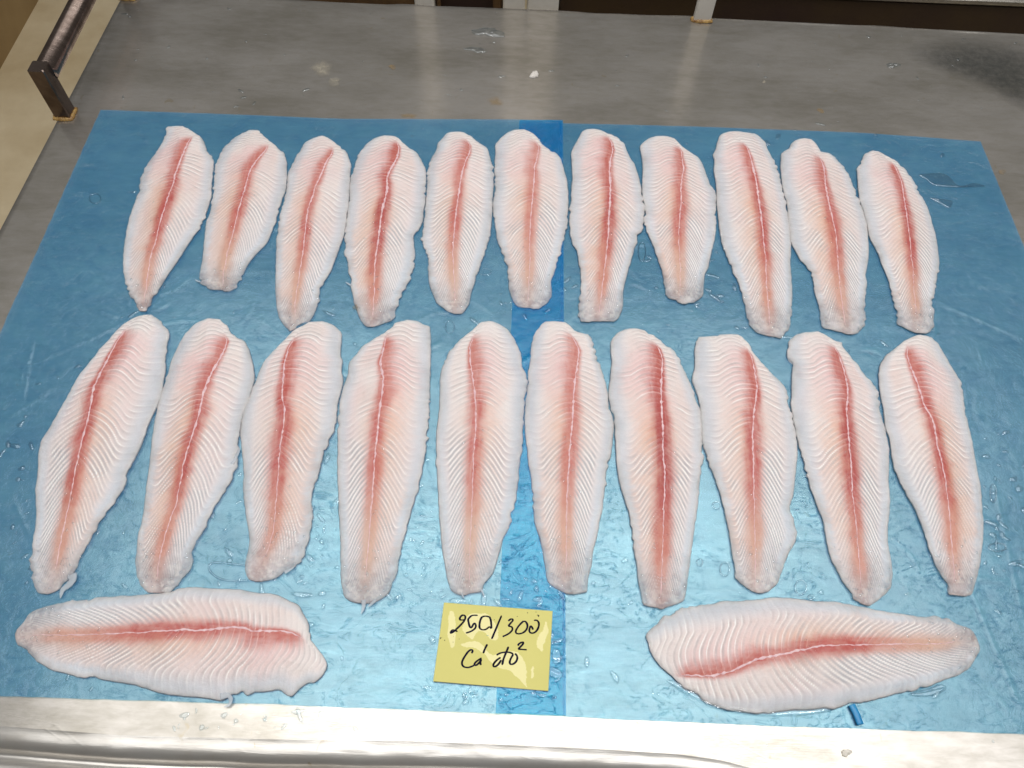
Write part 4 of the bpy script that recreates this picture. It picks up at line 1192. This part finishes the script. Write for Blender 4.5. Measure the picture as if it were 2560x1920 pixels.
def drops(n, boxes, name, label, z0, rmin, rmax, mat, avoid=None, power=2.4):
    V = []; F = []
    for _ in range(n):
        bx = random.choices(boxes, weights=[b[4] for b in boxes])[0]
        px, py = random.uniform(bx[0], bx[2]), random.uniform(bx[1], bx[3])
        p = ground([(px, py)])[0]
        r = rmin + (rmax - rmin) * random.random() ** power
        el = random.uniform(1.2, 3.0) if random.random() < 0.6 else random.uniform(1.0, 1.25)
        an = random.uniform(0, math.pi); ca, sa = math.cos(an), math.sin(an)
        h = r * random.uniform(0.28, 0.5); o0 = len(V); k = 10
        ph = random.uniform(0, 6.28); a2 = random.uniform(0.05, 0.28); a3 = random.uniform(0.0, 0.2)
        for rr, hh in ((1.0, 0.0), (0.86, 0.5), (0.55, 0.86)):
            for q in range(k):
                a = 2 * math.pi * q / k
                w_ = r * rr * (1 + a2 * math.sin(2 * a + ph) + a3 * math.sin(3 * a + ph * 2))
                lx, ly = w_ * math.cos(a) * el, w_ * math.sin(a)
                V.append((p[0] + lx * ca - ly * sa, p[1] + lx * sa + ly * ca, z0 + h * hh))
        V.append((p[0], p[1], z0 + h))
        for lv in range(2):
            for q in range(k):
                F.append((o0 + lv * k + q, o0 + lv * k + (q + 1) % k, o0 + (lv + 1) * k + (q + 1) % k, o0 + (lv + 1) * k + q))
        for q in range(k):
            F.append((o0 + 2 * k + q, o0 + 2 * k + (q + 1) % k, o0 + 3 * k))
    o = mesh_obj(name, V, F, mat)
    return tag(o, label, 'water droplets', None, 'stuff')


drops(1000, [(0, 760, 2560, 1740, 3), (250, 300, 2450, 720, 1.2), (560, 1100, 1120, 1520, 2.4), (1110, 1440, 1420, 1760, 1.6), (2330, 1080, 2560, 1440, 1.6), (1440, 600, 1900, 860, 0.8),
             (0, 900, 250, 1500, 0.7), (1240, 700, 1420, 800, 0.4)],
      'water_droplets', 'clear water droplets scattered over the blue film between the fillets', FZ, 0.0005, 0.0030, WATER, power=2.6)
drops(150, [(380, 1765, 900, 1830, 2), (900, 30, 1900, 280, 2), (300, 20, 900, 270, 1), (1500, 1800, 2500, 1880, 0.4), (1900, 90, 2560, 330, 1)],
      'table_droplets', 'small water beads on the bare steel of the table', 0.0004, 0.0005, 0.0022, WATER, power=3.0)


def rings():
    """beads joined along the rims of dried puddles"""
    V = []; F = []
    for (px, py, rx, ry) in [(1125, 820, 11, 16), (1790, 1265, 10, 9), (1748, 1407, 7, 9), (1811, 1424, 12, 17), (2000, 1470, 14, 18), (240, 500, 14, 12), (2025, 1495, 7, 6),
                             (1604, 632, 9, 24), (1162, 1740, 4, 8), (1385, 1745, 4, 4), (2490, 1370, 22, 10), (2480, 1235, 8, 22), (1213, 683, 15, 8), (2165, 1390, 9, 6), (1960, 1030, 8, 10)]:
        t = np.linspace(0, 2 * math.pi, 30)
        P = ground(np.stack([px + rx * np.cos(t), py + ry * np.sin(t)], 1))
        v_, f_ = tube(np.column_stack([P, np.full(30, FZ + 0.0001)]), 0.0006, 8, 0.7, False)
        o0 = len(V); V += list(v_); F += [tuple(i + o0 for i in q) for q in f_]
    o = mesh_obj('bubble_rings', V, F, WATER)
    tag(o, 'thin ring shaped rims of trapped bubbles on the blue film', 'bubble rims', None, 'stuff')


rings()

# ------------------------------------------------------------------ bits on the table and film
def bit(name, px, py, r, mat, label, cat, h=0.5, sx=1.0, z0=0.0003):
    p = ground([(px, py)])[0]
    V = []; F = []; k = 22; lv = 7
    ph = random.uniform(0, 6)
    for j in range(lv):
        b = (math.pi / 2) * j / lv
        for q in range(k):
            a = 2 * math.pi * q / k
            w_ = r * math.cos(b) * (1 + 0.22 * math.sin(2 * a + ph) + 0.15 * math.sin(3 * a + ph * 1.7) + 0.1 * math.sin(7 * a) + 0.05 * math.sin(11 * a + ph))
            V.append((p[0] + w_ * math.cos(a) * sx, p[1] + w_ * math.sin(a), z0 + r * h * math.sin(b) * (1 + 0.2 * math.sin(3 * a + ph))))
    V.append((p[0], p[1], z0 + r * h))
    for j in range(lv - 1):
        for q in range(k):
            F.append((j * k + q, j * k + (q + 1) % k, (j + 1) * k + (q + 1) % k, (j + 1) * k + q))
    for q in range(k):
        F.append(((lv - 1) * k + q, (lv - 1) * k + (q + 1) % k, lv * k))
    return tag(mesh_obj(name, V, F, mat, None, np.ones((len(V), 3)), loc=(p[0], p[1], z0)), label, cat)


DARK_REFLECTION = residue_reflection_mat('dark_reflection', lin(50, 54, 52), lin(70, 68, 62), 0.35, 0.8)  # dark reflection in the steel, painted as a soft translucent patch


def smear(name, pts, mat, label, cat, z=0.00035, kind=None):
    P = resample(chaikin(ground(pts), 3), 60, True); c0 = P.mean(0)
    V = []; T = []; F = []
    for r, t in ((1.0, 0.0), (0.8, 0.25), (0.6, 0.6), (0.4, 0.85), (0.2, 1.0)):
        for p in P:
            V.append((*(c0 + (p - c0) * r), z)); T.append((t, t, t))
    V.append((*c0, z)); T.append((1, 1, 1))
    for k in range(4):
        for j in range(60):
            F.append((k * 60 + j, k * 60 + (j + 1) % 60, (k + 1) * 60 + (j + 1) % 60, (k + 1) * 60 + j))
    for j in range(60): F.append((240 + j, 240 + (j + 1) % 60, 300))
    return tag(mesh_obj(name, V, F, mat, None, np.array(T), loc=(float(c0[0]), float(c0[1]), z)), label, cat)


def patch(px, py, rx, ry, n=14):
    return [(px + rx * random.uniform(0.6, 1.25) * math.cos(2 * math.pi * q / n), py + ry * random.uniform(0.6, 1.25) * math.sin(2 * math.pi * q / n)) for q in range(n)]


smear('reflection_smear', [(2230, 112), (2380, 84), (2480, 92), (2640, 120), (2700, 290), (2580, 300), (2480, 236), (2400, 200), (2280, 160)], DARK_REFLECTION,
      'broad dark smear painted as a reflection on the steel at the far right corner', 'smear')
smear('residue_smear', patch(806, 172, 34, 24), STAIN, 'pale smear of residue on the steel at the back left', 'smear')
smear('residue_smear', patch(836, 206, 22, 15), STAIN, 'smaller pale smear just below the larger smear at the back left', 'smear')
smear('residue_stain', patch(1240, 254, 26, 13), OCHRE, 'flat yellowish stain on the steel just behind the back film edge', 'stain')
smear('residue_stain', patch(1025, 290, 30, 9), OCHRE, 'yellow stain along the back edge of the left film', 'stain')
bit('fish_scrap', 1336, 188, 0.0058, SCRAP, 'small white scrap of fish on the bare steel behind the film', 'scrap', 0.55)
bit('residue_speck', 981, 168, 0.0042, OCHRE, 'ochre speck on the steel behind the fourth back fillet', 'speck', 0.2)
bit('water_bead', 1222, 82, 0.010, WATER, 'large clear bead of water on the steel near the pale doors', 'bead', 0.25, 1.8)
bit('water_bead', 1190, 125, 0.005, WATER, 'small elongated bead of water just below the large bead', 'bead', 0.25, 2.6)
bit('residue_speck', 2051, 277, 0.004, OCHRE, 'tan speck on the steel right of centre behind the film', 'speck', 0.15)
bit('residue_speck', 1910, 205, 0.0022, STAIN, 'pale fleck on the steel under the back rail post', 'speck', 0.3)
bit('water_bead', 2232, 164, 0.005, WATER, 'glinting water bead on the steel at the back right', 'bead', 0.3, 1.6)
bit('residue_speck', 2505, 430, 0.004, OCHRE, 'tan speck on the steel right of the film corner', 'speck', 0.15)
bit('grey_pebble', 2115, 1882, 0.0027, STAIN, 'tiny greyish drop shaped fleck on the bright steel near the lower right', 'fleck', 0.4, 1.4)
bit('fish_scrap', 893, 772, 0.0045, OCHRE, 'yellowish scrap beside the tail of the fourth back fillet', 'scrap', 0.4, 0.8, FZ)

# fold in the right film, a rolled straw-like crease at its near edge
P = ground([(2128, 1762), (2140, 1785), (2150, 1812)], 0.002)
V, F = tube(np.column_stack([resample(P, 16), np.full(16, FZ + 0.0008)]), 0.0028, 12, 0.55)
film_objs = [o for o in col.objects if o.name.startswith('plastic_film') and 'right blue' in o.get('label', '')]
fo = film_objs[0]
mesh_obj('rolled_fold', np.array(V), F, simple('blue_fold', lin(40, 124, 178), lin(60, 150, 200), 30, 0.2), fo, loc=tuple(fo.location))
